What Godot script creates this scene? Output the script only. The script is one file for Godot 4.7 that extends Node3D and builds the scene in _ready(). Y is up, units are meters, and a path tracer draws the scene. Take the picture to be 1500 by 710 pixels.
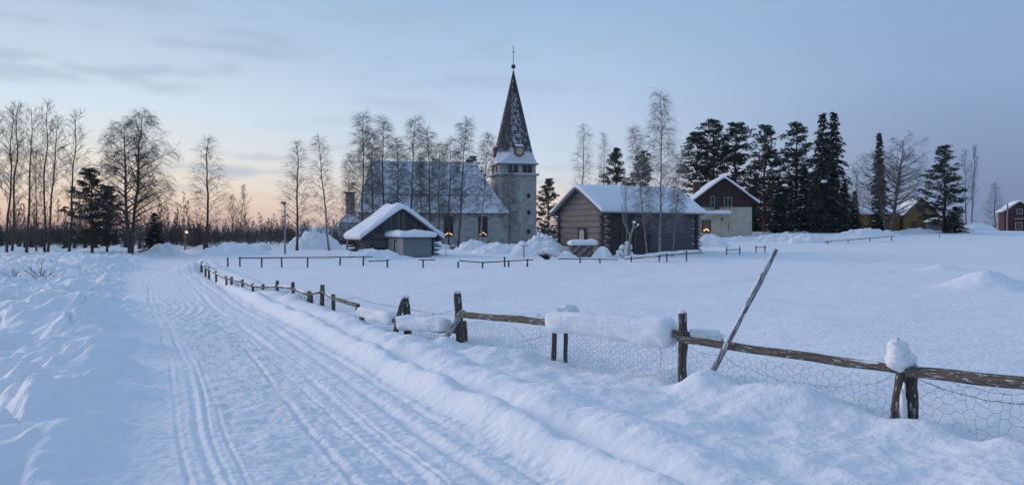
extends Node3D
# Winter dusk in a northern village: a snowed-in track and fence, log barns, a church.
# Metres; the camera stands at x 0, z 0, two metres above the field, and looks along -z.

const HI := true
var M := {}
var lump := FastNoiseLite.new()
var fine := FastNoiseLite.new()
var rng := RandomNumberGenerator.new()
var taken := {}
var road_x := PackedFloat32Array()
var road_c := PackedFloat32Array()
var fence_x := PackedFloat32Array()

# ------------------------------------------------------------------ mesh builder
class MB:
	var v := PackedVector3Array()
	var n := PackedVector3Array()
	var uv := PackedVector2Array()
	var ix := PackedInt32Array()

	func poly(pts: Array, out: Vector3, us := 1.0) -> void:
		var p := pts
		var nn := Vector3.ZERO
		for i in p.size():
			nn += (p[i] - p[0]).cross(p[(i + 1) % p.size()] - p[0])
		if nn.dot(out) < 0.0:
			p = pts.duplicate()
			p.reverse()
			nn = -nn
		nn = nn.normalized()
		var along: Vector3 = (p[1] - p[0]).normalized()
		if (p[2] - p[1]).length() > (p[1] - p[0]).length():
			along = (p[2] - p[1]).normalized()
		var across := nn.cross(along)
		var b := v.size()
		for q in p:
			v.append(q)
			n.append(nn)
			uv.append(Vector2(along.dot(q), across.dot(q)) * us)
		for i in range(1, p.size() - 1):
			ix.append_array(PackedInt32Array([b, b + i + 1, b + i]))

	func box(c: Vector3, s: Vector3, bev := 0.0, bs := Basis(), us := 1.0) -> void:
		var h := s * 0.5
		var e := minf(bev, minf(h.x, minf(h.y, h.z)) * 0.9)
		for ax in 3:
			var a1 := (ax + 1) % 3
			var a2 := (ax + 2) % 3
			for sg in [-1.0, 1.0]:
				var q := []
				for k in [[-1, -1], [1, -1], [1, 1], [-1, 1]]:
					var p := Vector3.ZERO
					p[ax] = h[ax] * sg
					p[a1] = (h[a1] - e) * k[0]
					p[a2] = (h[a2] - e) * k[1]
					q.append(c + bs * p)
				var o := Vector3.ZERO
				o[ax] = sg
				poly(q, bs * o, us)
			if e > 0.0:
				for s1 in [-1.0, 1.0]:
					for s2 in [-1.0, 1.0]:
						var q := []
						for k in [[-1, 0], [1, 0], [1, 1], [-1, 1]]:
							var p := Vector3.ZERO
							p[ax] = (h[ax] - e) * k[0]
							p[a1] = (h[a1] - (e if k[1] == 1 else 0.0)) * s1
							p[a2] = (h[a2] - (0.0 if k[1] == 1 else e)) * s2
							q.append(c + bs * p)
						var o := Vector3.ZERO
						o[a1] = s1
						o[a2] = s2
						poly(q, bs * o, us)
		if e > 0.0:
			for sx in [-1.0, 1.0]:
				for sy in [-1.0, 1.0]:
					for sz in [-1.0, 1.0]:
						var k := Vector3(sx, sy, sz)
						var q := []
						for ax in 3:
							var p := (h - Vector3(e, e, e)) * k
							p[ax] = h[ax] * k[ax]
							q.append(c + bs * p)
						poly(q, bs * k, us)

	# a bar between two points, rectangular section
	func bar(a: Vector3, b: Vector3, w: float, d: float, bev := 0.0) -> void:
		var x := (b - a).normalized()
		var up := Vector3.UP if absf(x.y) < 0.9 else Vector3.BACK
		var z := x.cross(up).normalized()
		box((a + b) * 0.5, Vector3(a.distance_to(b), w, d), bev, Basis(x, z.cross(x), z))

	func tube(p: PackedVector3Array, r: PackedFloat32Array, sides := 6, cap := true, ulen := 1.0) -> void:
		var m := p.size()
		var b0 := v.size()
		var t := (p[1] - p[0]).normalized()
		var u := t.cross(Vector3.UP if absf(t.y) < 0.9 else Vector3.RIGHT).normalized()
		var run := 0.0
		for i in m:
			if i > 0:
				run += p[i].distance_to(p[i - 1])
			if i < m - 1 and i > 0:
				t = (p[i + 1] - p[i - 1]).normalized()
			elif i == m - 1:
				t = (p[i] - p[i - 1]).normalized()
			u = (u - t * u.dot(t)).normalized()
			var w := t.cross(u)
			for k in sides + 1:
				var a := TAU * k / sides
				var d := u * cos(a) + w * sin(a)
				v.append(p[i] + d * r[i])
				n.append(d)
				uv.append(Vector2(run * ulen, float(k) / sides))
		var s1 := sides + 1
		for i in m - 1:
			for k in sides:
				var a := b0 + i * s1 + k
				ix.append_array(PackedInt32Array([a, a + s1, a + 1, a + 1, a + s1, a + s1 + 1]))
		if cap:
			for e in 2:
				var o := b0 if e == 0 else b0 + (m - 1) * s1
				var q := []
				for k in sides:
					q.append(v[o + k])
				poly(q, (p[0] - p[1]) if e == 0 else (p[m - 1] - p[m - 2]), 1.0)

	# three-sided thin twig
	func twig(p: PackedVector3Array, r0: float, r1: float) -> void:
		var m := p.size()
		var b0 := v.size()
		var t := (p[m - 1] - p[0]).normalized()
		var u := t.cross(Vector3.UP if absf(t.y) < 0.9 else Vector3.RIGHT).normalized()
		var w := t.cross(u)
		var d0 := u
		var d1 := u * -0.5 + w * 0.866
		var d2 := u * -0.5 - w * 0.866
		for i in m:
			var r := lerpf(r0, r1, float(i) / (m - 1))
			v.append(p[i] + d0 * r)
			v.append(p[i] + d1 * r)
			v.append(p[i] + d2 * r)
			n.append(d0)
			n.append(d1)
			n.append(d2)
			var q := Vector2(float(i), 0.3)
			uv.append(q)
			uv.append(q)
			uv.append(q)
		for i in m - 1:
			var a := b0 + i * 3
			ix.append_array(PackedInt32Array([a, a + 3, a + 1, a + 1, a + 3, a + 4, a + 1, a + 4, a + 2, a + 2, a + 4, a + 5, a + 2, a + 5, a, a, a + 5, a + 3]))

	# a grid of points (row-major, nu wide); smooth normals; flip turns the faces over
	func grid(p: PackedVector3Array, nu: int, nv: int, flip := false) -> void:
		var b := v.size()
		for j in nv:
			for i in nu:
				var dx := p[j * nu + mini(i + 1, nu - 1)] - p[j * nu + maxi(i - 1, 0)]
				var dz := p[mini(j + 1, nv - 1) * nu + i] - p[maxi(j - 1, 0) * nu + i]
				var q := p[j * nu + i]
				var nn := dz.cross(dx)
				if nn.length_squared() < 1e-14:
					nn = Vector3.UP
				nn = nn.normalized()
				v.append(q)
				n.append(-nn if flip else nn)
				uv.append(Vector2(q.x, q.z))
		for j in nv - 1:
			for i in nu - 1:
				var a := b + j * nu + i
				if flip:
					ix.append_array(PackedInt32Array([a, a + nu, a + 1, a + 1, a + nu, a + nu + 1]))
				else:
					ix.append_array(PackedInt32Array([a, a + 1, a + nu, a + 1, a + nu + 1, a + nu]))

	func tri(a: Vector3, b: Vector3, c: Vector3, nn: Vector3) -> void:
		var k := v.size()
		v.append(a)
		v.append(b)
		v.append(c)
		if (c - a).cross(b - a).dot(nn) < 0.0:
			nn = -nn
		for i in 3:
			n.append(nn)
			uv.append(Vector2(a.x, a.y))
		ix.append(k)
		ix.append(k + 1)
		ix.append(k + 2)

	func mesh() -> ArrayMesh:
		var a := []
		a.resize(Mesh.ARRAY_MAX)
		a[Mesh.ARRAY_VERTEX] = v
		a[Mesh.ARRAY_NORMAL] = n
		a[Mesh.ARRAY_TEX_UV] = uv
		a[Mesh.ARRAY_INDEX] = ix
		var m := ArrayMesh.new()
		m.add_surface_from_arrays(Mesh.PRIMITIVE_TRIANGLES, a)
		return m

# ------------------------------------------------------------------ scene helpers
func numbered(called: String) -> String:
	if not taken.has(called):
		taken[called] = 0
		return called
	taken[called] += 1
	return "%s_%03d" % [called, taken[called]]

func part(called: String, mb, mat: Material, parent: Node, at := Vector3.ZERO) -> MeshInstance3D:
	var o := MeshInstance3D.new()
	o.name = called
	o.mesh = mb.mesh() if mb is MB else mb
	o.material_override = mat
	o.position = at
	parent.add_child(o, true)
	return o

func tag(o: Node, label: String, category := "", group := "", kind := "") -> Node:
	o.set_meta("label", label)
	if category:
		o.set_meta("category", category)
	if group:
		o.set_meta("group", group)
	if kind:
		o.set_meta("kind", kind)
	return o

func thing(called: String, label: String, category: String, at: Vector3, turn := 0.0, group := "") -> Node3D:
	var o := Node3D.new()
	o.name = numbered(called)
	add_child(o)
	o.position = at
	o.rotation.y = turn
	tag(o, label, category, group)
	return o

func single(called: String, mb, mat: Material, label: String, category: String, at := Vector3.ZERO, group := "") -> MeshInstance3D:
	var o := part(numbered(called), mb, mat, self, at)
	tag(o, label, category, group)
	return o

func pv(a: Array) -> PackedVector3Array:
	return PackedVector3Array(a)

func pf(a: Array) -> PackedFloat32Array:
	return PackedFloat32Array(a)

func rnd(a: float, b: float) -> float:
	return rng.randf_range(a, b)

func on_ground(p: Vector3, dy := 0.0) -> Vector3:
	return Vector3(p.x, gh(p.x, p.z) + dy, p.z)

# ------------------------------------------------------------------ materials
func lin(r: float, g: float, b: float) -> Color:
	return Color(r, g, b).linear_to_srgb()

func noise_tex(sd: int, freq: float, stops: Array, size := 256, oct := 4, ty := FastNoiseLite.TYPE_SIMPLEX_SMOOTH) -> NoiseTexture2D:
	var t := NoiseTexture2D.new()
	var nz := FastNoiseLite.new()
	nz.noise_type = ty
	nz.seed = sd
	nz.frequency = freq
	nz.fractal_octaves = oct
	t.noise = nz
	t.width = size
	t.height = size
	t.seamless = true
	if stops:
		var g := Gradient.new()
		g.offsets = PackedFloat32Array(stops.map(func(s): return s[0]))
		g.colors = PackedColorArray(stops.map(func(s): return lin(s[1], s[2], s[3])))
		t.color_ramp = g
	return t

func flat(r: float, g: float, b: float, rough := 0.85) -> StandardMaterial3D:
	var m := StandardMaterial3D.new()
	m.albedo_color = lin(r, g, b)
	m.roughness = rough
	return m

func mottled(sd: int, freq: float, stops: Array, scale: Vector3, tri := true, rough := 0.9, bump := 0.0) -> StandardMaterial3D:
	var m := StandardMaterial3D.new()
	m.albedo_texture = noise_tex(sd, freq, stops)
	m.roughness = rough
	m.uv1_triplanar = tri
	m.uv1_scale = scale
	if bump > 0.0:
		m.heightmap_enabled = true
		m.heightmap_texture = noise_tex(sd + 1, freq * 1.6, [])
		m.heightmap_scale = bump
	return m

# bark and weathered wood: grain along u, closed round v, with clinging frost where the frost noise is high
func wood_tex(sd: int, dark: Vector3, light: Vector3, frost: float, spots := 0.0) -> ImageTexture:
	var im := Image.create(256, 128, false, Image.FORMAT_RGB8)
	var a := FastNoiseLite.new()
	a.seed = sd
	a.frequency = 1.0
	a.fractal_octaves = 3
	var b := FastNoiseLite.new()
	b.seed = sd + 7
	b.frequency = 1.0
	b.fractal_octaves = 4
	for y in 128:
		var th := TAU * y / 128.0
		var cy := cos(th)
		var sy := sin(th)
		for x in 256:
			var u := x / 256.0
			var g := a.get_noise_3d(u * 1.6, cy * 5.0, sy * 5.0) * 0.9 + 0.5
			g = clampf(g + a.get_noise_3d(u * 9.0, cy * 14.0 + 30.0, sy * 14.0) * 0.5, 0.0, 1.0)
			var c := dark.lerp(light, g)
			if spots > 0.0:
				var s := b.get_noise_3d(u * 16.0, cy * 1.6 + 9.0, sy * 1.6)
				if s > 0.42 - spots:
					c = Vector3(0.05, 0.045, 0.04)
			if frost > 0.0:
				var f := b.get_noise_3d(u * 7.0, cy * 2.2, sy * 2.2) + 0.4 * b.get_noise_3d(u * 40.0, cy * 9.0, sy * 9.0)
				c = c.lerp(Vector3(0.72, 0.74, 0.77), smoothstep(0.62 - frost, 0.78 - frost, f))
			im.set_pixel(x, y, lin(c.x, c.y, c.z))
	return ImageTexture.create_from_image(im)

func wood(sd: int, dark: Vector3, light: Vector3, frost := 0.0, spots := 0.0, scale := Vector3(0.5, 1, 1)) -> StandardMaterial3D:
	var m := StandardMaterial3D.new()
	m.albedo_texture = wood_tex(sd, dark, light, frost, spots)
	m.uv1_scale = scale
	m.roughness = 0.9
	m.heightmap_enabled = true
	m.heightmap_texture = m.albedo_texture
	m.heightmap_scale = 0.8
	return m

func make_materials() -> void:
	var s := StandardMaterial3D.new()
	s.albedo_texture = noise_tex(3, 0.01, [[0.0, 0.83, 0.845, 0.865], [1.0, 0.88, 0.89, 0.90]], 512, 5)
	s.roughness = 0.75
	s.uv1_triplanar = true
	s.uv1_world_triplanar = true
	s.uv1_scale = Vector3(0.33, 0.33, 0.33)
	s.heightmap_enabled = true
	s.heightmap_texture = noise_tex(4, 0.02, [], 1024, 5)
	s.heightmap_scale = 1.9
	M.snow = s
	M.packed = s
	var cap := s.duplicate()
	cap.uv1_scale = Vector3(0.8, 0.8, 0.8)
	cap.heightmap_scale = 1.1
	M.cap = cap
	# thin snow with shingles showing through
	M.thin_snow = mottled(21, 0.03, [[0.0, 0.34, 0.34, 0.355], [0.30, 0.60, 0.61, 0.63], [0.44, 0.75, 0.765, 0.79], [1.0, 0.80, 0.815, 0.84]], Vector3(0.14, 0.14, 0.14), true, 0.9, 3.0)
	M.plaster = mottled(31, 0.012, [[0.0, 0.26, 0.25, 0.225], [0.45, 0.35, 0.34, 0.305], [1.0, 0.44, 0.43, 0.39]], Vector3(0.25, 0.25, 0.25), true, 0.95, 1.5)
	M.cream = mottled(32, 0.012, [[0.0, 0.40, 0.36, 0.28], [1.0, 0.54, 0.49, 0.39]], Vector3(0.25, 0.25, 0.25), true, 0.95, 1.0)
	M.log_warm = wood(41, Vector3(0.085, 0.062, 0.05), Vector3(0.26, 0.21, 0.18))
	M.log_pale = wood(42, Vector3(0.12, 0.10, 0.088), Vector3(0.34, 0.295, 0.262))
	M.log_dark = wood(43, Vector3(0.026, 0.025, 0.026), Vector3(0.095, 0.092, 0.092))
	M.log_grey = wood(44, Vector3(0.05, 0.052, 0.055), Vector3(0.17, 0.175, 0.18))
	M.board_grey = wood(45, Vector3(0.15, 0.155, 0.165), Vector3(0.27, 0.28, 0.295))
	M.board_pale = wood(46, Vector3(0.34, 0.29, 0.25), Vector3(0.56, 0.50, 0.45))
	M.board_brown = wood(47, Vector3(0.025, 0.014, 0.010), Vector3(0.075, 0.043, 0.030))
	M.board_yellow = wood(48, Vector3(0.12, 0.075, 0.02), Vector3(0.22, 0.14, 0.035))
	M.board_red = wood(49, Vector3(0.048, 0.015, 0.013), Vector3(0.095, 0.026, 0.022))
	M.post = wood(51, Vector3(0.022, 0.017, 0.013), Vector3(0.13, 0.105, 0.085), 0.30, 0.0, Vector3(0.8, 1, 1))
	M.rail = wood(52, Vector3(0.04, 0.03, 0.022), Vector3(0.19, 0.15, 0.12), 0.34, 0.0, Vector3(0.7, 1, 1))
	M.frosted = wood(53, Vector3(0.05, 0.043, 0.036), Vector3(0.20, 0.17, 0.145), 0.60, 0.0, Vector3(0.9, 1, 1))
	M.post_far = wood(54, Vector3(0.03, 0.022, 0.018), Vector3(0.13, 0.10, 0.08), 0.12)
	M.bark_dark = wood(55, Vector3(0.025, 0.02, 0.018), Vector3(0.10, 0.085, 0.075), 0.05)
	M.bark_birch = wood(56, Vector3(0.22, 0.20, 0.18), Vector3(0.46, 0.43, 0.40), 0.0, 0.30)
	M.bark_pine = wood(57, Vector3(0.04, 0.024, 0.017), Vector3(0.16, 0.085, 0.05), 0.05)
	M.twig_dark = flat(0.055, 0.043, 0.038)
	M.twig_brown = flat(0.10, 0.082, 0.075)
	M.twig_frost = flat(0.24, 0.225, 0.22)
	M.needle = mottled(61, 0.04, [[0.0, 0.022, 0.030, 0.022], [0.55, 0.046, 0.058, 0.040], [1.0, 0.085, 0.098, 0.070]], Vector3(0.5, 0.5, 0.5))
	M.wire = flat(0.06, 0.056, 0.052, 0.6)
	M.wire_frost = flat(0.30, 0.30, 0.31, 0.8)
	M.metal = flat(0.22, 0.23, 0.24, 0.5)
	M.dark_metal = flat(0.05, 0.05, 0.055, 0.5)
	M.dark = flat(0.02, 0.02, 0.022, 0.8)
	M.trim = flat(0.36, 0.35, 0.34)
	M.frame_brown = flat(0.05, 0.035, 0.028)
	M.brick = mottled(65, 0.05, [[0.0, 0.055, 0.026, 0.02], [1.0, 0.12, 0.06, 0.048]], Vector3(0.6, 0.6, 0.6))
	M.turret = mottled(66, 0.04, [[0.0, 0.26, 0.19, 0.16], [1.0, 0.46, 0.38, 0.33]], Vector3(0.4, 0.4, 0.4))
	var gl := flat(0.018, 0.022, 0.028, 0.12)
	M.glass = gl
	var lampm := flat(0.9, 0.8, 0.6)
	lampm.emission_enabled = true
	lampm.emission = Color(1.0, 0.86, 0.66)
	lampm.emission_energy_multiplier = 9.0
	M.lamp = lampm
	var can := flat(0.9, 0.7, 0.4)
	can.emission_enabled = true
	can.emission = Color(1.0, 0.80, 0.55)
	can.emission_energy_multiplier = 4.0
	M.candle = can
	var room := flat(0.20, 0.12, 0.06)
	M.room = room
	var clockm := flat(0.52, 0.42, 0.36)
	M.clock = clockm
	M.clock_rim = flat(0.17, 0.06, 0.035)
	M.spire = spire_material()

# old dark shingles with wind-blown snow lying in patches (u: eight faces, v: eaves to tip)
func spire_material() -> StandardMaterial3D:
	var im := Image.create(512, 512, false, Image.FORMAT_RGB8)
	var a := FastNoiseLite.new()
	a.seed = 77
	a.frequency = 1.0
	a.fractal_octaves = 5
	for y in 512:
		var t := 1.0 - y / 511.0
		for x in 512:
			var face := x / 64
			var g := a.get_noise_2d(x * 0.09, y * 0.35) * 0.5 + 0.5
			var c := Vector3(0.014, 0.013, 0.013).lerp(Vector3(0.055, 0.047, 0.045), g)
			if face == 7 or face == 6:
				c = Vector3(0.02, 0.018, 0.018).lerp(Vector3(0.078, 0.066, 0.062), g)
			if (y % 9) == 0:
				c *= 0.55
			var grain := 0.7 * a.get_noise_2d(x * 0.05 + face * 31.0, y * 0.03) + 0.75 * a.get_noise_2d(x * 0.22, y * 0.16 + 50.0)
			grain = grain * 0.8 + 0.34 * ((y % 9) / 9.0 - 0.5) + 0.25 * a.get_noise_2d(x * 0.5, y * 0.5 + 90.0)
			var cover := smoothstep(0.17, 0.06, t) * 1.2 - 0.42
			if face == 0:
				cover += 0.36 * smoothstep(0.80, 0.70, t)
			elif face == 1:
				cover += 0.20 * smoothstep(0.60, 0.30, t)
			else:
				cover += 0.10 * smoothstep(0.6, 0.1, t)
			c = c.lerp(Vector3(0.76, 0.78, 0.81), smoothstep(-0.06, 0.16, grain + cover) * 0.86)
			im.set_pixel(x, y, lin(c.x, c.y, c.z))
	var m := StandardMaterial3D.new()
	m.albedo_texture = ImageTexture.create_from_image(im)
	m.roughness = 0.9
	return m

# ------------------------------------------------------------------ sky
func mix3(stops: Array, e: float) -> Vector3:
	for i in stops.size() - 1:
		if e <= stops[i + 1][0]:
			var t: float = clampf((e - stops[i][0]) / (stops[i + 1][0] - stops[i][0]), 0.0, 1.0)
			return (stops[i][1] as Vector3).lerp(stops[i + 1][1], t)
	return stops[-1][1]

func make_sky() -> PanoramaSkyMaterial:
	var W := 1536
	var Hh := 768
	var im := Image.create(W, Hh, false, Image.FORMAT_RGBF)
	# sRGB values by height above the horizon in degrees: towards the sunset, across it, away from it
	var warm := [[0.0, Vector3(226, 180, 158)], [1.2, Vector3(236, 203, 178)], [2.4, Vector3(243, 221, 199)], [4.0, Vector3(244, 233, 217)], [5.6, Vector3(233, 234, 231)], [8.0, Vector3(217, 231, 243)], [11.0, Vector3(199, 216, 234)], [16.0, Vector3(174, 196, 222)], [30.0, Vector3(150, 181, 219)], [90.0, Vector3(140, 170, 214)]]
	var mid := [[0.0, Vector3(220, 194, 184)], [1.2, Vector3(232, 211, 200)], [2.4, Vector3(236, 221, 211)], [3.6, Vector3(222, 223, 226)], [5.0, Vector3(207, 220, 235)], [9.0, Vector3(187, 208, 234)], [16.0, Vector3(157, 188, 222)], [30.0, Vector3(149, 180, 219)], [90.0, Vector3(140, 170, 214)]]
	var cold := [[0.0, Vector3(122, 138, 172)], [2.0, Vector3(126, 143, 177)], [5.0, Vector3(134, 154, 189)], [10.0, Vector3(145, 170, 206)], [16.0, Vector3(142, 172, 209)], [30.0, Vector3(144, 174, 213)], [90.0, Vector3(140, 170, 214)]]
	var cl := FastNoiseLite.new()
	cl.seed = 12
	cl.frequency = 1.0
	cl.fractal_octaves = 4
	for y in Hh:
		var e := 90.0 - (y + 0.5) / Hh * 180.0
		var ee := maxf(e, 0.0)
		var w0: Vector3 = mix3(warm, ee)
		var w1: Vector3 = mix3(mid, ee)
		var w2: Vector3 = mix3(cold, ee)
		for x in W:
			if e < -2.0:
				im.set_pixel(x, y, Color(0.3, 0.4, 0.55))
				continue
			var b := fposmod((x + 0.5) / W * 360.0 + 180.0, 360.0) - 180.0
			var off := absf(fposmod(b + 52.0 + 180.0, 360.0) - 180.0)
			var c: Vector3
			if off < 20.0:
				c = w0
			elif off < 55.0:
				c = w0.lerp(w1, smoothstep(20.0, 55.0, off))
			else:
				c = w1.lerp(w2, smoothstep(52.0, 84.0, off))
			# thin streaks of high cloud
			if e < 60.0:
				var st := cl.get_noise_2d(b * 0.055, e * 0.42 + b * 0.012) + 0.5 * cl.get_noise_2d(b * 0.2 + 40.0, e * 1.3)
				var veil := smoothstep(0.02, 0.5, st) * smoothstep(6.0, 11.0, e) * smoothstep(95.0, 30.0, off)
				c = c.lerp(Vector3(168, 187, 211), veil * 0.6)
				var low := smoothstep(0.05, 0.45, cl.get_noise_2d(b * 0.09 + 13.0, e * 1.1 + 4.0)) * smoothstep(2.0, 3.4, e) * smoothstep(7.0, 4.6, e)
				c = c.lerp(Vector3(182, 192, 208), low * 0.7 * smoothstep(86.0, 58.0, off))
			var col := Color(c.x / 255.0, c.y / 255.0, c.z / 255.0).srgb_to_linear()
			im.set_pixel(x, y, col)
	var p := PanoramaSkyMaterial.new()
	p.panorama = ImageTexture.create_from_image(im)
	return p

func make_light() -> void:
	var cam := Camera3D.new()
	cam.name = "camera"
	cam.fov = 33.5681
	cam.far = 8000.0
	cam.near = 0.1
	add_child(cam)
	cam.position = Vector3(0, 2, 0)
	cam.rotation.x = -0.01274
	cam.current = true
	var env := Environment.new()
	env.background_mode = Environment.BG_SKY
	var sky := Sky.new()
	sky.sky_material = make_sky()
	env.sky = sky
	env.tonemap_mode = Environment.TONE_MAPPER_LINEAR
	env.tonemap_exposure = 1.0
	env.fog_enabled = true
	env.fog_density = 0.0001
	env.fog_light_color = Color(0.86, 0.90, 1.0)
	env.sdfgi_enabled = true
	env.ssao_enabled = true
	env.ssil_enabled = true
	var we := WorldEnvironment.new()
	we.name = "world_environment"
	we.environment = env
	add_child(we)
	# the last afterglow, low on the left behind the trees
	var sun := DirectionalLight3D.new()
	sun.name = "afterglow"
	sun.light_color = Color(1.0, 0.90, 0.86)
	sun.light_energy = 0.46
	sun.light_angular_distance = 30.0
	sun.shadow_enabled = true
	add_child(sun)
	sun.look_at_from_position(Vector3.ZERO, -Vector3(-0.80, 0.27, -0.40))

# ------------------------------------------------------------------ the ground
func table(pts: Array) -> PackedFloat32Array:
	# x of a line by distance, 0.25 m steps from -20 to 140 m (Catmull-Rom through the points)
	var out := PackedFloat32Array()
	for k in 641:
		var d := -20.0 + k * 0.25
		var i := 0
		while i < pts.size() - 2 and d > pts[i + 1][0]:
			i += 1
		var p0: Array = pts[maxi(i - 1, 0)]
		var p1: Array = pts[i]
		var p2: Array = pts[i + 1]
		var p3: Array = pts[mini(i + 2, pts.size() - 1)]
		var t: float = (d - p1[0]) / (p2[0] - p1[0])
		var m1: float = (p2[1] - p0[1]) / maxf(p2[0] - p0[0], 0.01) * (p2[0] - p1[0])
		var m2: float = (p3[1] - p1[1]) / maxf(p3[0] - p1[0], 0.01) * (p2[0] - p1[0])
		if t < 0.0 or t > 1.0:
			out.append(p1[1] + (p2[1] - p1[1]) * t)
		else:
			out.append((2 * t * t * t - 3 * t * t + 1) * p1[1] + (t * t * t - 2 * t * t + t) * m1 + (-2 * t * t * t + 3 * t * t) * p2[1] + (t * t * t - t * t) * m2)
	return out

func look(tab: PackedFloat32Array, d: float) -> float:
	var f := clampf((d + 20.0) * 4.0, 0.0, 639.0)
	var i := int(f)
	return lerpf(tab[i], tab[i + 1], f - i)

func bell(x: float, w: float) -> float:
	var q := x / w
	return exp(-q * q)

# ruts: offset from the middle of the track, half width, depth
var ruts := [[-1.24, 0.022, 0.022], [-1.06, 0.032, 0.036], [-0.92, 0.022, 0.026], [-0.79, 0.018, 0.016], [0.04, 0.03, 0.03], [0.30, 0.02, 0.012], [0.54, 0.055, 0.04], [0.70, 0.02, 0.015], [1.02, 0.065, 0.045], [1.36, 0.045, 0.032]]
# single mounds: x, z, radius, height
var mounds := [[16.487, -28.0, 1.25, 0.62], [18.047, -29.5, 1.6, 0.3], [22.483, -42.0, 1.1, 0.32], [8.429, -32.0, 1.6, 0.16], [12.363, -30.0, 2.2, 0.10], [2.804, -30.0, 2.5, 0.08],
	[2.397, -9.9, 0.42, 0.30], [2.938, -9.15, 0.75, 0.20], [3.511, -8.75, 0.6, 0.12], [-0.280, -13.2, 0.5, 0.14], [0.219, -12.9, 0.45, 0.12], [-1.215, -14.3, 0.32, 0.14], [-1.713, -14.4, 0.4, 0.08], [-2.648, -16.4, 0.45, 0.10], [4.214, -8.0, 0.5, 0.16], [4.528, -7.3, 0.4, 0.16], [1.713, -11.2, 0.6, 0.08],
	[-7.601, -25.0, 0.5, 0.12], [-6.462, -23.2, 0.5, 0.12], [-3.615, -18.5, 0.7, 0.05], [-16.989, -43.0, 1.0, 0.55],
	[-6.406, -12.2, 0.5, 0.26], [-5.816, -11.7, 0.42, 0.24], [-5.378, -9.2, 0.55, 0.26], [-5.287, -8.5, 0.5, 0.24], [-6.256, -10.4, 0.5, 0.2], [-8.674, -16.0, 1.0, 0.32], [-8.892, -17.5, 0.9, 0.28], [-11.726, -20.0, 1.2, 0.32], [-4.813, -10.3, 0.42, 0.15], [-3.970, -7.3, 0.4, 0.16], [-4.282, -8.4, 0.35, 0.13], [-11.237, -23.0, 1.0, 0.22],
	[-23.842, -46.0, 2.2, 0.75], [-28.498, -52.0, 2.6, 0.7], [-22.279, -38.0, 2.0, 0.35], [-13.459, -22.0, 1.6, 0.35], [-9.740, -17.5, 1.2, 0.3], [-6.636, -14.2, 0.7, 0.22], [-6.938, -11.5, 0.6, 0.15], [-5.246, -9.8, 0.5, 0.14], [-5.888, -9.0, 0.7, 0.18], [-4.690, -8.0, 0.5, 0.12], [-10.196, -20.0, 1.2, 0.3], [-6.169, -12.0, 0.5, 0.2]]

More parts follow.
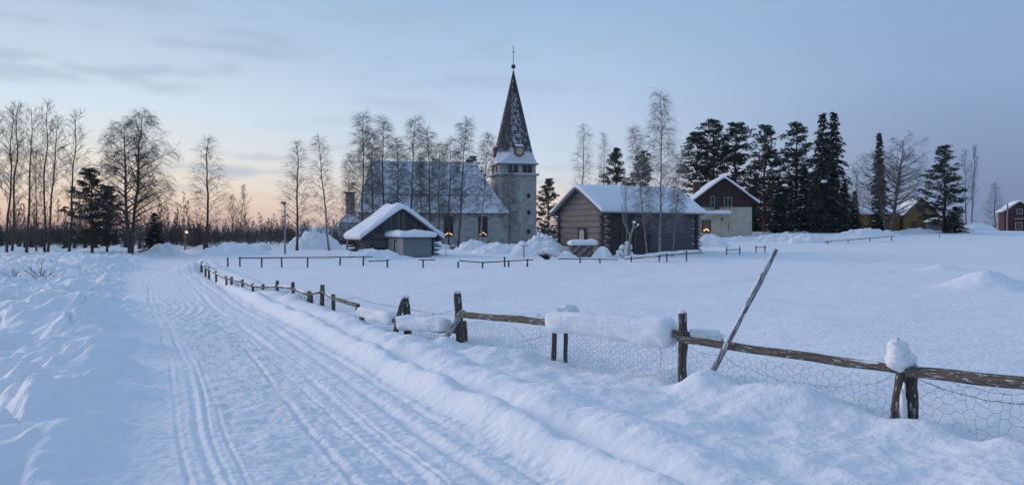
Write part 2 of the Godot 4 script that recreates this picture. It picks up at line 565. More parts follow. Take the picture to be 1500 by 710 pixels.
func gh(x: float, z: float) -> float:
	var d := -z
	var h := 2.2 * smoothstep(40.0, 140.0, d) * smoothstep(0.0, 45.0, x) * (1.0 - smoothstep(230.0, 500.0, d))
	if d > 170.0:
		h -= 22.0 * smoothstep(170.0, 700.0, d)
	h += 0.10 * lump.get_noise_2d(x * 0.05, z * 0.05)
	if d > 110.0 or d < -14.0 or absf(x) > 90.0:
		return h + 0.05 * lump.get_noise_2d(x * 0.2, z * 0.2)
	var s := (x - look(road_x, d)) * look(road_c, d)
	var far := 1.0 - smoothstep(85.0, 105.0, d)
	var wob := 0.05 * lump.get_noise_2d(7.0, z * 0.14)
	if s > -2.9 and s < 1.9:
		# the driven track: a shallow trough with ruts and washboard
		var edge := smoothstep(-2.9, -1.5, s) * (1.0 - smoothstep(1.5, 1.9, s)) * far
		var r := -0.13 + 0.022 * lump.get_noise_2d(x * 0.9, z * 0.9)
		if d < 45.0:
			for k in ruts:
				var o: float = s - k[0] - wob * 1.2 - 0.11 * lump.get_noise_2d(k[0] * 31.0, z * 0.07)
				if absf(o) < 0.3:
					var w: float = k[1]
					var deep: float = k[2] * maxf(0.0, 0.7 + 1.1 * lump.get_noise_2d(k[0] * 17.0 + 50.0, z * 0.22))
					r -= deep * bell(o, w)
					r += deep * 0.35 * (bell(o - w * 2.1, w) + bell(o + w * 2.1, w))
			if d < 26.0:
				var ww := smoothstep(-0.92, -0.74, s) * (1.0 - smoothstep(0.15, 0.5, s)) * 0.75 + 0.25
				var ph := (d * 1.05 + s * 0.25) * TAU / 0.15 + 3.0 * lump.get_noise_2d(x * 2.4, z * 1.2)
				r += ww * 0.030 * sin(ph) * (0.5 + 1.4 * fine.get_noise_2d(x * 2.2, z * 2.2))
				r += 0.018 * fine.get_noise_2d(x * 4.0, z * 4.5)
		h += r * edge
	if s < -1.4:
		# trampled, drifted snow on the left
		var t := smoothstep(-1.4, -2.7, s)
		var n1 := lump.get_noise_2d(x * 0.30 + 11.0, z * 0.20)
		var n2 := lump.get_noise_2d(x * 0.85 + 5.0, z * 0.55)
		var n3 := absf(lump.get_noise_2d(x * 0.55 + 70.0, z * 0.36))
		h += t * (0.02 + 0.20 * n1 + 0.19 * n2 - 0.17 * bell(n3, 0.09) + 0.13 * (1.0 - minf(1.0, 3.5 * absf(lump.get_noise_2d(x * 0.5 + 23.0 + z * 0.2, z * 0.22)))) + 0.05 * lump.get_noise_2d(x * 2.2, z * 1.1) + 0.07 * lump.get_noise_2d(x * 1.3 + z * 0.5, z * 0.6 + 80.0)) * far
		if d < 75.0:
			h += t * 0.028 * fine.get_noise_2d(x * 1.6, z * 1.6) * far
			if d < 30.0:
				h += t * (0.12 * fine.get_noise_2d(x * 0.9 + z * 0.35, z * 0.5 + 17.0) + 0.034 * fine.get_noise_2d(x * 4.2 + z * 1.5, z * 3.0) * smoothstep(30.0, 14.0, d))
			# old footprints and dog tracks, thickest farther off
			var tr := fine.get_noise_2d(x * 0.8 + 33.0, z * 0.8)
			h -= t * 0.13 * smoothstep(0.22, 0.50, tr) * far * smoothstep(9.0, 26.0, d)
	elif s > 1.4:
		var q := (x - look(fence_x, d)) * 0.8
		var on := (1.0 - smoothstep(0.5, 1.6, q)) * (1.0 - smoothstep(45.0, 70.0, d))
		if on > 0.0:
			var t := smoothstep(1.45, 2.05, s)
			var near := 1.0 - 0.45 * smoothstep(13.0, 20.0, d)
			var b := 0.02 * t + 0.11 * bell(s - 1.82 - wob, 0.20) - 0.10 * bell(s - 2.18 - wob * 1.6, 0.12) + 0.11 * bell(s - 2.64 - wob, 0.34)
			b -= 0.05 * bell(s - 3.05 + wob * 2.0, 0.12) * smoothstep(9.0, 13.0, d)
			b += t * (0.08 * lump.get_noise_2d(x * 0.6, z * 0.6) + 0.035 * lump.get_noise_2d(x * 1.7 + 9.0, z * 1.7)) * near
			if d < 40.0:
				b += t * 0.010 * fine.get_noise_2d(x * 2.4, z * 2.4)
			b -= 0.06 * bell(q, 0.5)
			h += b * on
		h += 0.05 * lump.get_noise_2d(x * 0.25 + 40.0, z * 0.25) + 0.012 * lump.get_noise_2d(x * 1.3, z * 1.3) * smoothstep(60.0, 10.0, d)
		h += 0.022 * lump.get_noise_2d(x * 0.45 + 5.0, z * 1.3) * smoothstep(-0.5, 1.5, x - look(fence_x, d))
		h += 0.02 * sin(z * 0.9 + 3.0 * lump.get_noise_2d(x * 0.15, z * 0.3)) * lump.get_noise_2d(x * 0.1 + 20.0, z * 0.2)
	for m in mounds:
		var dx: float = x - m[0]
		var dz: float = z - m[1]
		var rr: float = (dx * dx + dz * dz) / (m[2] * m[2])
		if rr < 5.0:
			h += m[3] * exp(-rr * 1.3) * (1.0 + 0.10 * lump.get_noise_2d(x * 1.2, z * 1.2))
	return h

func make_ground() -> void:
	road_x = table([[-20, 11.2], [0, 1.75], [6.5, -1.2], [9.0, -2.4], [14.6, -4.95], [25.5, -10.3], [37.0, -15.6], [48.0, -20.6], [66.0, -27.2], [84.0, -33.4], [110.0, -43.0]])
	for k in 641:
		var i := clampi(k, 1, 639)
		var sl := (road_x[i + 1] - road_x[i - 1]) / 0.5
		road_c.append(1.0 / sqrt(1.0 + sl * sl))
	fence_x = table([[-20, 28.0], [6.2, 5.95], [8.47, 4.14], [10.7, 2.27], [12.7, 0.76], [14.9, -0.99], [15.9, -2.08], [20.6, -4.57], [24.3, -6.65], [27.3, -8.47], [31.3, -11.1], [36.8, -13.9], [42.0, -16.3], [60.0, -24.0]])
	# polar grid round the standpoint: finest where the ground is near
	var angs := PackedFloat32Array()
	var a := -PI
	while a < PI - 0.0001:
		angs.append(a)
		a += deg_to_rad(0.10 if HI else 0.25) if absf(a) < deg_to_rad(37.0) else deg_to_rad(2.5)
	angs.append(PI)
	var rads := PackedFloat32Array([0.02, 0.8, 1.6, 2.4, 3.2, 4.0, 4.6, 5.1, 5.5, 5.8])
	var r := 6.0
	while r < 4200.0:
		rads.append(r)
		if r < 160.0:
			r += maxf(0.016, minf(r * r / 3400.0, r * 0.0062)) * (1.0 if HI else 2.0)
		else:
			r *= 1.06
	var nu := angs.size()
	var nv := rads.size()
	var p := PackedVector3Array()
	p.resize(nu * nv)
	var isroad := PackedByteArray()
	isroad.resize(nu * nv)
	for j in nv:
		for i in nu:
			var x := rads[j] * sin(angs[i])
			var z := -rads[j] * cos(angs[i])
			p[j * nu + i] = Vector3(x, gh(x, z), z)
			if z > -92.0 and z < 14.0 and absf((x - look(road_x, -z)) * look(road_c, -z)) < 1.52:
				isroad[j * nu + i] = 1
	var nrm := PackedVector3Array()
	nrm.resize(nu * nv)
	for j in nv:
		for i in nu:
			var i0 := i - 1 if i > 0 else nu - 2
			var i1 := i + 1 if i < nu - 1 else 1
			var dx := p[j * nu + i1] - p[j * nu + i0]
			var dz := p[maxi(j - 1, 0) * nu + i] - p[mini(j + 1, nv - 1) * nu + i]
			nrm[j * nu + i] = dz.cross(dx).normalized()
	for kind in 2:
		var map := PackedInt32Array()
		map.resize(nu * nv)
		map.fill(-1)
		var mb := MB.new()
		for j in nv - 1:
			for i in nu - 1:
				var k := j * nu + i
				if isroad[k] != kind:
					continue
				for q in [k, k + 1, k + nu, k + nu + 1]:
					if map[q] < 0:
						map[q] = mb.v.size()
						mb.v.append(p[q])
						mb.n.append(nrm[q])
						mb.uv.append(Vector2(p[q].x, p[q].z))
				# outward rows lie farther away: k + nu is behind k
				mb.ix.append_array(PackedInt32Array([map[k + nu], map[k + nu + 1], map[k], map[k + nu + 1], map[k + 1], map[k]]))
		var o := part("snowy_ground" if kind == 0 else "snowy_road", mb, M.snow if kind == 0 else M.packed, self)
		tag(o, "deep untrodden and drifted snow over the field and verges" if kind == 0 else "packed snow track with vehicle ruts curving away left", "", "", "structure")
	print("ground ", nu * nv)

# ------------------------------------------------------------------ lumps of snow
func blob(mb: MB, c: Vector3, r: Vector3, sd: float, amp := 0.18, nu := 18, nv := 10) -> void:
	var p := PackedVector3Array()
	for j in nv + 1:
		var th := PI * j / nv
		for i in nu + 1:
			var ph := TAU * i / nu
			var d := Vector3(sin(th) * cos(ph), cos(th), sin(th) * sin(ph))
			var k := 1.0 + amp * lump.get_noise_3d(d.x * 1.5 + sd * 3.7, d.y * 1.5, d.z * 1.5 + sd) * 2.0
			p.append(c + d * r * k)
	mb.grid(p, nu + 1, nv + 1)

# a long roll of snow lying along a rail
func snow_roll(mb: MB, a: Vector3, b: Vector3, w: float, h0: float, h1: float, sd: float, amp := 0.12) -> void:
	var n := 30
	var sides := 20
	var x := (b - a).normalized()
	var side := x.cross(Vector3.UP).normalized()
	var p := PackedVector3Array()
	for j in n + 1:
		var t := 0.5 - 0.5 * cos(PI * j / n)
		var e := pow(1.0 - pow(absf(2.0 * t - 1.0), 16.0), 0.5)
		var c := a.lerp(b, t)
		var hh := lerpf(h0, h1, t)
		for i in sides + 1:
			var q := TAU * i / sides
			var ca := cos(q)
			var sa := sin(q)
			var ex := signf(ca) * pow(absf(ca), 0.55)
			var ey := signf(sa) * pow(absf(sa), 0.55)
			var k := 1.0 + amp * 2.0 * lump.get_noise_3d(c.x * 1.3 + sd * 9.0 + ex * 0.5, ey * 0.7, c.z * 1.3 + ex * 0.3)
			k += 0.16 * fine.get_noise_3d(c.x * 3.0, ey * 1.6 + sd, c.z * 3.0 + ex) + (0.22 * fine.get_noise_2d(c.x * 5.0 + sd, c.z * 5.0) if ey < -0.3 else 0.0)
			p.append(c + (side * ex * w * 0.5 + Vector3.UP * ey * hh * 0.5) * k * e)
	mb.grid(p, sides + 1, n + 1, true)

# snow lying on a gabled roof: ridge along local x; rounded, bulging edges
func gable_snow(length: float, half: float, rise: float, ridge_y: float, thick: float, edge: float, sd: float) -> MB:
	var mb := MB.new()
	var nu := 34
	var nv := 41
	var top := PackedVector3Array()
	for j in nv:
		var sv := -cos(PI * j / (nv - 1))
		var tv := sv if absf(sv) > 0.999 else sv
		for i in nu:
			var su := -cos(PI * i / (nu - 1))
			var x := su * length * 0.5
			var z := tv * half
			var e := minf(length * 0.5 - absf(x), half - absf(z))
			var f := sqrt(maxf(0.0, 1.0 - pow(1.0 - minf(e / edge, 1.0), 2.0)))
			var az := sqrt(z * z + 0.05) - 0.1
			var y := ridge_y - rise * az / half
			var nz := lump.get_noise_2d(x * 0.4 + sd * 13.0, z * 0.4)
			var over := edge * 0.35 * sin(PI * clampf(f, 0.0, 1.0)) 
			var zz := z + signf(z) * over * (1.0 if half - absf(z) < edge else 0.0)
			var xx := x + signf(x) * over * (1.0 if length * 0.5 - absf(x) < edge else 0.0)
			top.append(Vector3(xx, y + thick * f * (1.0 + 0.35 * nz), zz))
	mb.grid(top, nu, nv)
	for s in [-1.0, 1.0]:
		mb.poly([Vector3(-length / 2, ridge_y, 0), Vector3(length / 2, ridge_y, 0), Vector3(length / 2, ridge_y - rise, half * s), Vector3(-length / 2, ridge_y - rise, half * s)], Vector3.DOWN)
	return mb

# a cushion of snow on a flat or tilted board
func slab_snow(sx: float, sz: float, thick: float, edge: float, drop: float, sd: float) -> MB:
	var mb := MB.new()
	var nu := 26
	var nv := 22
	var top := PackedVector3Array()
	for j in nv:
		var z := -cos(PI * j / (nv - 1)) * sz * 0.5
		for i in nu:
			var x := -cos(PI * i / (nu - 1)) * sx * 0.5
			var e := minf(sx * 0.5 - absf(x), sz * 0.5 - absf(z))
			var f := sqrt(maxf(0.0, 1.0 - pow(1.0 - minf(e / edge, 1.0), 2.0)))
			var over := edge * 0.4 * sin(PI * clampf(f, 0.0, 1.0))
			var px := x + signf(x) * (over if sx * 0.5 - absf(x) < edge else 0.0)
			var pz := z + signf(z) * (over if sz * 0.5 - absf(z) < edge else 0.0)
			top.append(Vector3(px, -drop * (z / sz) + thick * f * (1.0 + 0.3 * lump.get_noise_2d(x * 0.8 + sd * 7.0, z * 0.8)), pz))
	mb.grid(top, nu, nv)
	mb.poly([Vector3(-sx / 2, drop / 2, -sz / 2), Vector3(sx / 2, drop / 2, -sz / 2), Vector3(sx / 2, -drop / 2, sz / 2), Vector3(-sx / 2, -drop / 2, sz / 2)], Vector3.DOWN)
	return mb

# ploughed-up heap
func pile(at: Vector3, rx: float, rz: float, h: float, sd: float, rough: float, label: String) -> void:
	var mb := MB.new()
	var nu := 64
	var nv := 30
	var p := PackedVector3Array()
	for j in nv:
		var t := float(j) / (nv - 1)
		for i in nu + 1:
			var a := TAU * i / nu
			var k := 1.0 + 0.30 * lump.get_noise_2d(cos(a) * 1.2 + sd * 5.0, sin(a) * 1.2)
			var x := cos(a) * rx * t * k
			var z := sin(a) * rz * t * k
			var y := h * pow(maxf(0.0, 1.0 - t * t), 1.3)
			var env := smoothstep(1.0, 0.6, t)
			y += env * rough * (0.9 * lump.get_noise_2d(x * 0.8 + sd * 11.0, z * 0.8) + 0.55 * absf(fine.get_noise_2d(x * 1.0 + sd, z * 1.0)) * 1.4)
			p.append(Vector3(x, y - 0.35 * t * t, z))
	mb.grid(p, nu + 1, nv, true)
	single("snow_pile", mb, M.snow, label, "snow pile", on_ground(at, -0.02), "heaps of cleared snow")

# ------------------------------------------------------------------ fences
func stake(parent: Node, a: Vector3, b: Vector3, r: float, sd: float, mat: Material, called := "post", taper := 0.9, sides := 9) -> MeshInstance3D:
	# a is the foot, b the top; the mesh hangs on its own foot
	var mb := MB.new()
	var m := 9
	var p := PackedVector3Array()
	var rr := PackedFloat32Array()
	var d := b - a
	var side := d.cross(Vector3(0.3, 0.2, 1.0)).normalized()
	for i in m:
		var t := float(i) / (m - 1)
		p.append(d * t + side * r * 0.35 * lump.get_noise_2d(sd * 17.0, t * d.length() * 1.2))
		rr.append(r * lerpf(1.0, taper, t) * (1.0 + 0.16 * lump.get_noise_2d(sd * 5.0 + 90.0, t * d.length() * 3.0)))
	mb.tube(p, rr, sides)
	return part(called, mb, mat, parent, a)

func netting(parent: Node, t0: Vector3, t1: Vector3, b0: Vector3, b1: Vector3, cell: float, sd: float, rad: float, mat: Material, holes := 0.0) -> void:
	var L := b0.distance_to(b1)
	var Hh := (t0.distance_to(b0) + t1.distance_to(b1)) * 0.5
	var out := (b1 - b0).cross(Vector3.UP).normalized()
	var mb := MB.new()
	var a := cell / 1.9
	var cols := int(L / (1.5 * a)) + 1
	var rows := int(Hh / (1.732 * a)) + 2
	for i in cols:
		for j in rows:
			var cu := i * 1.5 * a
			var cv := (j + 0.5 * (i & 1)) * 1.732 * a
			for k in 3:
				var q := []
				var ok := true
				for e in 2:
					var an := (k + e) * PI / 3.0
					var u := (cu + cos(an) * a)
					var v := (cv + sin(an) * a)
					u += 0.8 * a * lump.get_noise_2d(u * 3.5 + sd * 20.0, v * 3.5)
					v += 0.8 * a * lump.get_noise_2d(u * 3.5 + 60.0, v * 3.5 + sd * 20.0)
					if u < 0.0 or u > L or v < -0.05 or v > Hh:
						ok = false
					var fu := u / L
					var fv := v / Hh
					q.append((b0.lerp(b1, fu)).lerp(t0.lerp(t1, fu), fv) + out * 0.05 * lump.get_noise_2d(u * 1.2 + sd * 9.0, v * 1.5))
				if ok and (holes == 0.0 or lump.get_noise_2d(cu * 1.5 + sd, cv * 2.0) < holes):
					mb.twig(pv(q), rad, rad)
	part("wire_netting", mb, mat, parent)

func barbed(parent: Node, pts: Array, rad: float, mat: Material) -> void:
	var mb := MB.new()
	for s in pts.size() - 1:
		var a: Vector3 = pts[s]
		var b: Vector3 = pts[s + 1]
		var n := maxi(6, int(a.distance_to(b) / 0.1))
		var p := PackedVector3Array()
		for i in n + 1:
			var t := float(i) / n
			var q := a.lerp(b, t) - Vector3(0, 0.05 * 4.0 * t * (1.0 - t), 0)
			q.y += 0.012 * fine.get_noise_1d(q.x * 9.0)
			p.append(q)
			if i % 2 == 1:
				for k in 2:
					var d := Vector3(rnd(-1, 1), rnd(-1, 1), rnd(-1, 1)).normalized() * 0.022
					mb.twig(pv([q - d, q + d]), rad * 0.9, rad * 0.5)
		mb.twig(p, rad, rad)
	part("barbed_wire", mb, mat, parent)

func make_near_fence() -> void:
	var f := thing("wire_fence", "weathered pole fence with wire netting running beside the snow track", "fence", Vector3.ZERO)
	var dn := Vector3(0, -0.5, 0)
	# nearest post beyond the right edge, then the doubled post, the tall post, ...
	var off: Vector3 = Vector3(5.963, 0.120, -6.300)
	stake(f, off + dn, off + Vector3(0, 0.62, 0), 0.07, 1.0, M.post)
	stake(f, Vector3(4.064, -0.173, -8.500), Vector3(4.147, 0.531, -8.500), 0.062, 2.0, M.post, "post", 0.95)
	stake(f, Vector3(4.241, -0.178, -8.520), Vector3(4.251, 0.542, -8.520), 0.068, 3.0, M.post, "post", 1.0)
	stake(f, Vector3(2.279, -0.279, -10.700), Vector3(2.275, 0.917, -10.700), 0.064, 4.0, M.post, "post", 0.95)
	stake(f, Vector3(0.646, -0.370, -12.650), Vector3(0.667, 0.536, -12.650), 0.043, 5.0, M.post)
	stake(f, Vector3(0.826, -0.360, -12.600), Vector3(0.847, 0.521, -12.600), 0.038, 6.0, M.post)
	stake(f, Vector3(-0.926, -0.410, -14.900), Vector3(-1.026, 0.860, -14.900), 0.088, 7.0, M.post, "post", 0.8)
	stake(f, Vector3(-0.857, -0.429, -15.020), Vector3(-0.920, 0.339, -15.020), 0.075, 7.5, M.post, "post", 0.9)
	tag(stake(f, Vector3(-1.267, -0.025, -14.600), Vector3(-0.889, 0.560, -14.720), 0.056, 8.0, M.frosted, "brace", 0.85), "frosted slanting brace log")
	stake(f, Vector3(-2.044, -0.572, -15.900), Vector3(-2.109, 0.688, -15.900), 0.083, 9.0, M.post, "post", 0.9)
	stake(f, Vector3(-2.338, -0.138, -15.700), Vector3(-2.137, 0.670, -15.800), 0.055, 10.0, M.post, "brace", 0.9)
	stake(f, Vector3(-3.220, -0.126, -17.600), Vector3(-3.324, 0.174, -17.600), 0.05, 11.0, M.post)
	# rails, each its own pole
	tag(stake(f, Vector3(4.138, 0.552, -8.380), Vector3(5.969, 0.595, -6.200), 0.063, 21.0, M.rail, "rail", 1.05, 11), "pole rail with frost on its upper side")
	stake(f, Vector3(4.220, 0.534, -8.400), Vector3(2.233, 0.596, -10.580), 0.052, 22.0, M.rail, "rail", 0.95, 11)
	stake(f, Vector3(2.802, 0.581, -10.620), Vector3(2.160, 0.631, -10.800), 0.05, 23.0, M.rail, "rail", 1.1, 10)
	stake(f, Vector3(2.338, 0.577, -10.860), Vector3(0.596, 0.575, -12.500), 0.05, 24.0, M.rail, "rail", 0.95, 10)
	stake(f, Vector3(0.844, 0.586, -12.400), Vector3(-0.981, 0.479, -14.780), 0.055, 25.0, M.rail, "rail", 1.0, 10)
	stake(f, Vector3(-0.938, 0.162, -14.900), Vector3(-2.158, 0.112, -15.850), 0.05, 26.0, M.post, "rail", 0.95, 9)
	stake(f, Vector3(-2.083, 0.160, -15.900), Vector3(-3.471, 0.295, -17.900), 0.045, 27.0, M.post, "rail", 0.95, 9)
	stake(f, Vector3(-3.441, 0.356, -17.900), Vector3(-4.625, 0.318, -20.600), 0.05, 28.0, M.rail, "rail", 0.9, 9)
	# snow lying on the fence
	var mb := MB.new()
	snow_roll(mb, Vector3(0.555, 0.671, -12.300), Vector3(2.216, 0.624, -10.850), 0.40, 0.28, 0.40, 1.0, 0.16)
	tag(part("snow_cap", mb, M.cap, f), "long thick roll of snow on the rail")
	mb = MB.new()
	blob(mb, Vector3(0.830, 0.786, -12.200), Vector3(0.20, 0.10, 0.17), 1.5, 0.3)
	part("snow_cap", mb, M.cap, f)
	mb = MB.new()
	snow_roll(mb, Vector3(-2.204, 0.250, -15.700), Vector3(-1.183, 0.270, -14.950), 0.36, 0.31, 0.27, 2.0)
	part("snow_cap", mb, M.cap, f)
	mb = MB.new()
	snow_roll(mb, Vector3(-3.357, 0.254, -17.700), Vector3(-2.386, 0.228, -16.400), 0.28, 0.24, 0.26, 3.0)
	part("snow_cap", mb, M.cap, f)
	mb = MB.new()
	blob(mb, Vector3(4.078, 0.660, -8.420), Vector3(0.145, 0.12, 0.14), 4.0, 0.16)
	blob(mb, Vector3(4.063, 0.775, -8.420), Vector3(0.115, 0.105, 0.115), 5.0, 0.18)
	blob(mb, Vector3(4.189, 0.642, -8.440), Vector3(0.07, 0.08, 0.10), 6.0, 0.25)
	tag(part("snow_cap", mb, M.cap, f), "knobbly cap of snow on the doubled post")
	mb = MB.new()
	blob(mb, Vector3(4.120, 0.145, -8.440), Vector3(0.036, 0.26, 0.05), 7.0, 0.25)
	part("snow_cap", mb, M.cap, f)
	mb = MB.new()
	snow_roll(mb, Vector3(2.367, 0.662, -10.700), Vector3(2.765, 0.626, -10.620), 0.09, 0.09, 0.12, 8.0, 0.3)
	blob(mb, Vector3(2.688, 0.611, -10.600), Vector3(0.10, 0.06, 0.07), 9.0, 0.3)
	part("snow_cap", mb, M.cap, f)
	mb = MB.new()
	snow_roll(mb, Vector3(3.234, 0.569, -9.500), Vector3(3.420, 0.567, -9.300), 0.08, 0.05, 0.04, 10.0, 0.3)
	part("snow_cap", mb, M.cap, f)
	mb = MB.new()
	snow_roll(mb, Vector3(2.774, 0.575, -10.030), Vector3(3.187, 0.570, -9.600), 0.08, 0.045, 0.05, 11.0, 0.35)
	part("snow_cap", mb, M.cap, f)
	for q in [[Vector3(4.300, 0.569, -8.280), Vector3(4.564, 0.570, -8.000)], [Vector3(4.671, 0.565, -7.950), Vector3(5.344, 0.595, -7.050)], [Vector3(3.504, 0.583, -9.250), Vector3(3.977, 0.579, -8.650)], [Vector3(-0.743, 0.540, -14.550), Vector3(0.496, 0.579, -12.950)], [Vector3(2.716, 0.590, -10.100), Vector3(3.483, 0.575, -9.300)]]:
		mb = MB.new()
		snow_roll(mb, q[0], q[1], 0.07, 0.022, 0.022, q[0].x * 3.0, 0.6)
		part("snow_cap", mb, M.cap, f)
	for t in [[Vector3(-1.026, 0.885, -14.900), 0.07], [Vector3(2.275, 0.935, -10.700), 0.05], [Vector3(-2.109, 0.716, -15.900), 0.07]]:
		mb = MB.new()
		blob(mb, t[0], Vector3(t[1], 0.03, t[1]), t[1] * 90.0, 0.3)
		part("snow_cap", mb, M.cap, f)
	# netting bay by bay
	netting(f, Vector3(6.012, 0.540, -6.300), Vector3(4.234, 0.437, -8.500), Vector3(6.020, -0.150, -6.300), Vector3(4.238, -0.115, -8.500), 0.135, 1.0, 0.0017, M.wire)
	netting(f, Vector3(4.068, 0.466, -8.500), Vector3(2.302, 0.477, -10.650), Vector3(4.071, -0.115, -8.500), Vector3(2.304, -0.195, -10.650), 0.11, 2.0, 0.0017, M.wire)
	netting(f, Vector3(2.240, 0.543, -10.700), Vector3(0.836, 0.478, -12.600), Vector3(2.242, -0.205, -10.700), Vector3(0.837, -0.167, -12.600), 0.10, 3.0, 0.0017, M.wire)
	netting(f, Vector3(0.625, 0.492, -12.660), Vector3(-0.884, 0.383, -14.850), Vector3(0.625, -0.177, -12.660), Vector3(-0.885, -0.174, -14.850), 0.10, 4.0, 0.0017, M.wire)
	netting(f, Vector3(-1.081, 0.117, -14.950), Vector3(-2.017, 0.064, -15.800), Vector3(-1.082, -0.188, -14.950), Vector3(-2.017, -0.245, -15.800), 0.12, 5.0, 0.003, M.wire)
	barbed(f, [Vector3(6.015, 0.335, -6.300), Vector3(4.952, 0.336, -7.750), Vector3(4.267, 0.453, -8.450)], 0.0035, M.wire)
	barbed(f, [Vector3(6.033, 0.384, -6.320), Vector3(5.050, 0.466, -7.700), Vector3(4.599, 0.460, -8.000), Vector3(4.434, 0.548, -8.200)], 0.002, M.wire)
	barbed(f, [Vector3(4.053, 0.495, -8.500), Vector3(3.837, 0.351, -8.800), Vector3(3.426, 0.239, -9.400), Vector3(2.950, 0.314, -9.900), Vector3(2.709, 0.437, -10.200), Vector3(2.300, 0.512, -10.600)], 0.0017, M.wire)
	barbed(f, [Vector3(2.327, 0.557, -10.600), Vector3(1.480, 0.599, -11.600), Vector3(0.697, 0.585, -12.600), Vector3(0.439, 0.694, -12.900), Vector3(0.354, 0.618, -13.000), Vector3(-0.176, 0.568, -13.800), Vector3(-0.989, 0.581, -14.900), Vector3(-2.110, 0.350, -15.900)], 0.0035, M.wire)
	barbed(f, [Vector3(-0.989, 0.479, -14.900), Vector3(-2.110, 0.512, -15.900), Vector3(-3.521, 0.546, -18.000), Vector3(-4.572, 0.318, -20.600)], 0.003, M.wire)
	# loose wires
	mb = MB.new()
	mb.twig(pv([Vector3(2.013, 0.442, -10.900), Vector3(2.041, 0.330, -10.900), Vector3(2.023, 0.191, -10.900), Vector3(2.005, 0.070, -10.900)]), 0.004, 0.003)
	mb.twig(pv([Vector3(0.023, 0.427, -13.400), Vector3(0.170, 0.280, -13.300), Vector3(0.315, 0.147, -13.200), Vector3(0.446, 0.060, -13.100)]), 0.0035, 0.003)
	mb.twig(pv([Vector3(0.057, 0.141, -13.400), Vector3(0.281, 0.225, -13.200), Vector3(0.549, 0.332, -12.900)]), 0.0035, 0.003)
	part("loose_wire", mb, M.wire, f)
	# the stretch that runs away along the track
	# foot, top, radius
	var far := [[Vector3(-4.573, 0.003, -20.600), Vector3(-4.572, 0.406, -20.600), 0.055], [Vector3(-5.060, -0.057, -21.400), Vector3(-5.058, 0.599, -21.400), 0.065], [Vector3(-5.501, -0.058, -22.000), Vector3(-5.500, 0.373, -22.000), 0.06], [Vector3(-5.646, -0.058, -22.200), Vector3(-5.644, 0.377, -22.200), 0.045], [Vector3(-6.654, -0.004, -24.300), Vector3(-6.653, 0.492, -24.300), 0.06], [Vector3(-7.577, -0.004, -25.900), Vector3(-7.575, 0.437, -25.900), 0.06], [Vector3(-8.474, -0.089, -27.300), Vector3(-8.472, 0.236, -27.300), 0.05], [Vector3(-9.112, -0.110, -28.200), Vector3(-9.111, 0.202, -28.200), 0.05], [Vector3(-9.832, -0.011, -29.200), Vector3(-9.831, 0.287, -29.200), 0.05], [Vector3(-10.693, -0.003, -30.600), Vector3(-10.692, 0.309, -30.600), 0.05], [Vector3(-11.151, -0.022, -31.300), Vector3(-11.149, 0.297, -31.300), 0.045], [Vector3(-12.767, -0.000, -34.600), Vector3(-12.765, 0.324, -34.600), 0.055], [Vector3(-13.922, -0.002, -36.800), Vector3(-13.920, 0.405, -36.800), 0.06], [Vector3(-14.734, -0.002, -38.600), Vector3(-14.732, 0.392, -38.600), 0.06], [Vector3(-16.244, 0.108, -42.000), Vector3(-16.242, 0.465, -42.000), 0.07]]
	var tops := []
	var feet := []
	var k := 0
	for q in far:
		var foot: Vector3 = q[0]
		var top: Vector3 = q[1]
		stake(f, foot - Vector3(0, 0.6, 0), top + Vector3(rnd(-0.03, 0.03), 0, 0), q[2] * 0.95, 40.0 + k, M.post, "post", 0.95, 8)
		tops.append(top + Vector3(0, -0.19 if k in [1, 4, 5] else -0.10, 0.06))
		feet.append(Vector3(foot.x, minf(foot.y, gh(foot.x, foot.z)) - 0.05, foot.z))
		k += 1
	for i in tops.size() - 1:
		if i == 2:
			continue
		stake(f, tops[i], tops[i + 1] if i != 1 else tops[3], 0.035, 60.0 + i, M.rail, "rail", 0.95, 7)
		mb = MB.new()
		var t1: Vector3 = tops[i + 1] if i != 1 else tops[3]
		var lift := Vector3(0, 0.045, 0)
		snow_roll(mb, tops[i].lerp(t1, 0.08) + lift, tops[i].lerp(t1, rnd(0.6, 0.95)) + lift, 0.075, 0.05, 0.055, 70.0 + i, 0.35)
		part("snow_cap", mb, M.cap, f)
		if i < 9:
			netting(f, tops[i], t1, feet[i], feet[i + 1] if i != 1 else feet[3], 0.16, 12.0 + i, 0.0035, M.wire)
	# the pole somebody stuck in the drift
	var b: Vector3 = Vector3(2.397, 0.014, -10.050)
	var pole := thing("leaning_pole", "long frosted pole leaning steeply across the fence rail", "pole", b)
	stake(pole, Vector3.ZERO, Vector3(3.215, 1.793, -9.750) - b, 0.040, 31.0, M.frosted, "shaft", 0.7, 10).position = Vector3.ZERO
	var tip: Vector3 = Vector3(3.215, 1.793, -9.750) - b
	var nside := Vector3(-0.82, 0.46, 0.25).normalized() * 0.03
	for seg in [[0.30, 0.62], [0.66, 0.80], [0.84, 0.97]]:
		mb = MB.new()
		snow_roll(mb, tip * seg[0] + nside, tip * seg[1] + nside * 0.8, 0.05, 0.055, 0.045, seg[0] * 30.0, 0.35)
		part("snow_cap", mb, M.cap, pole)

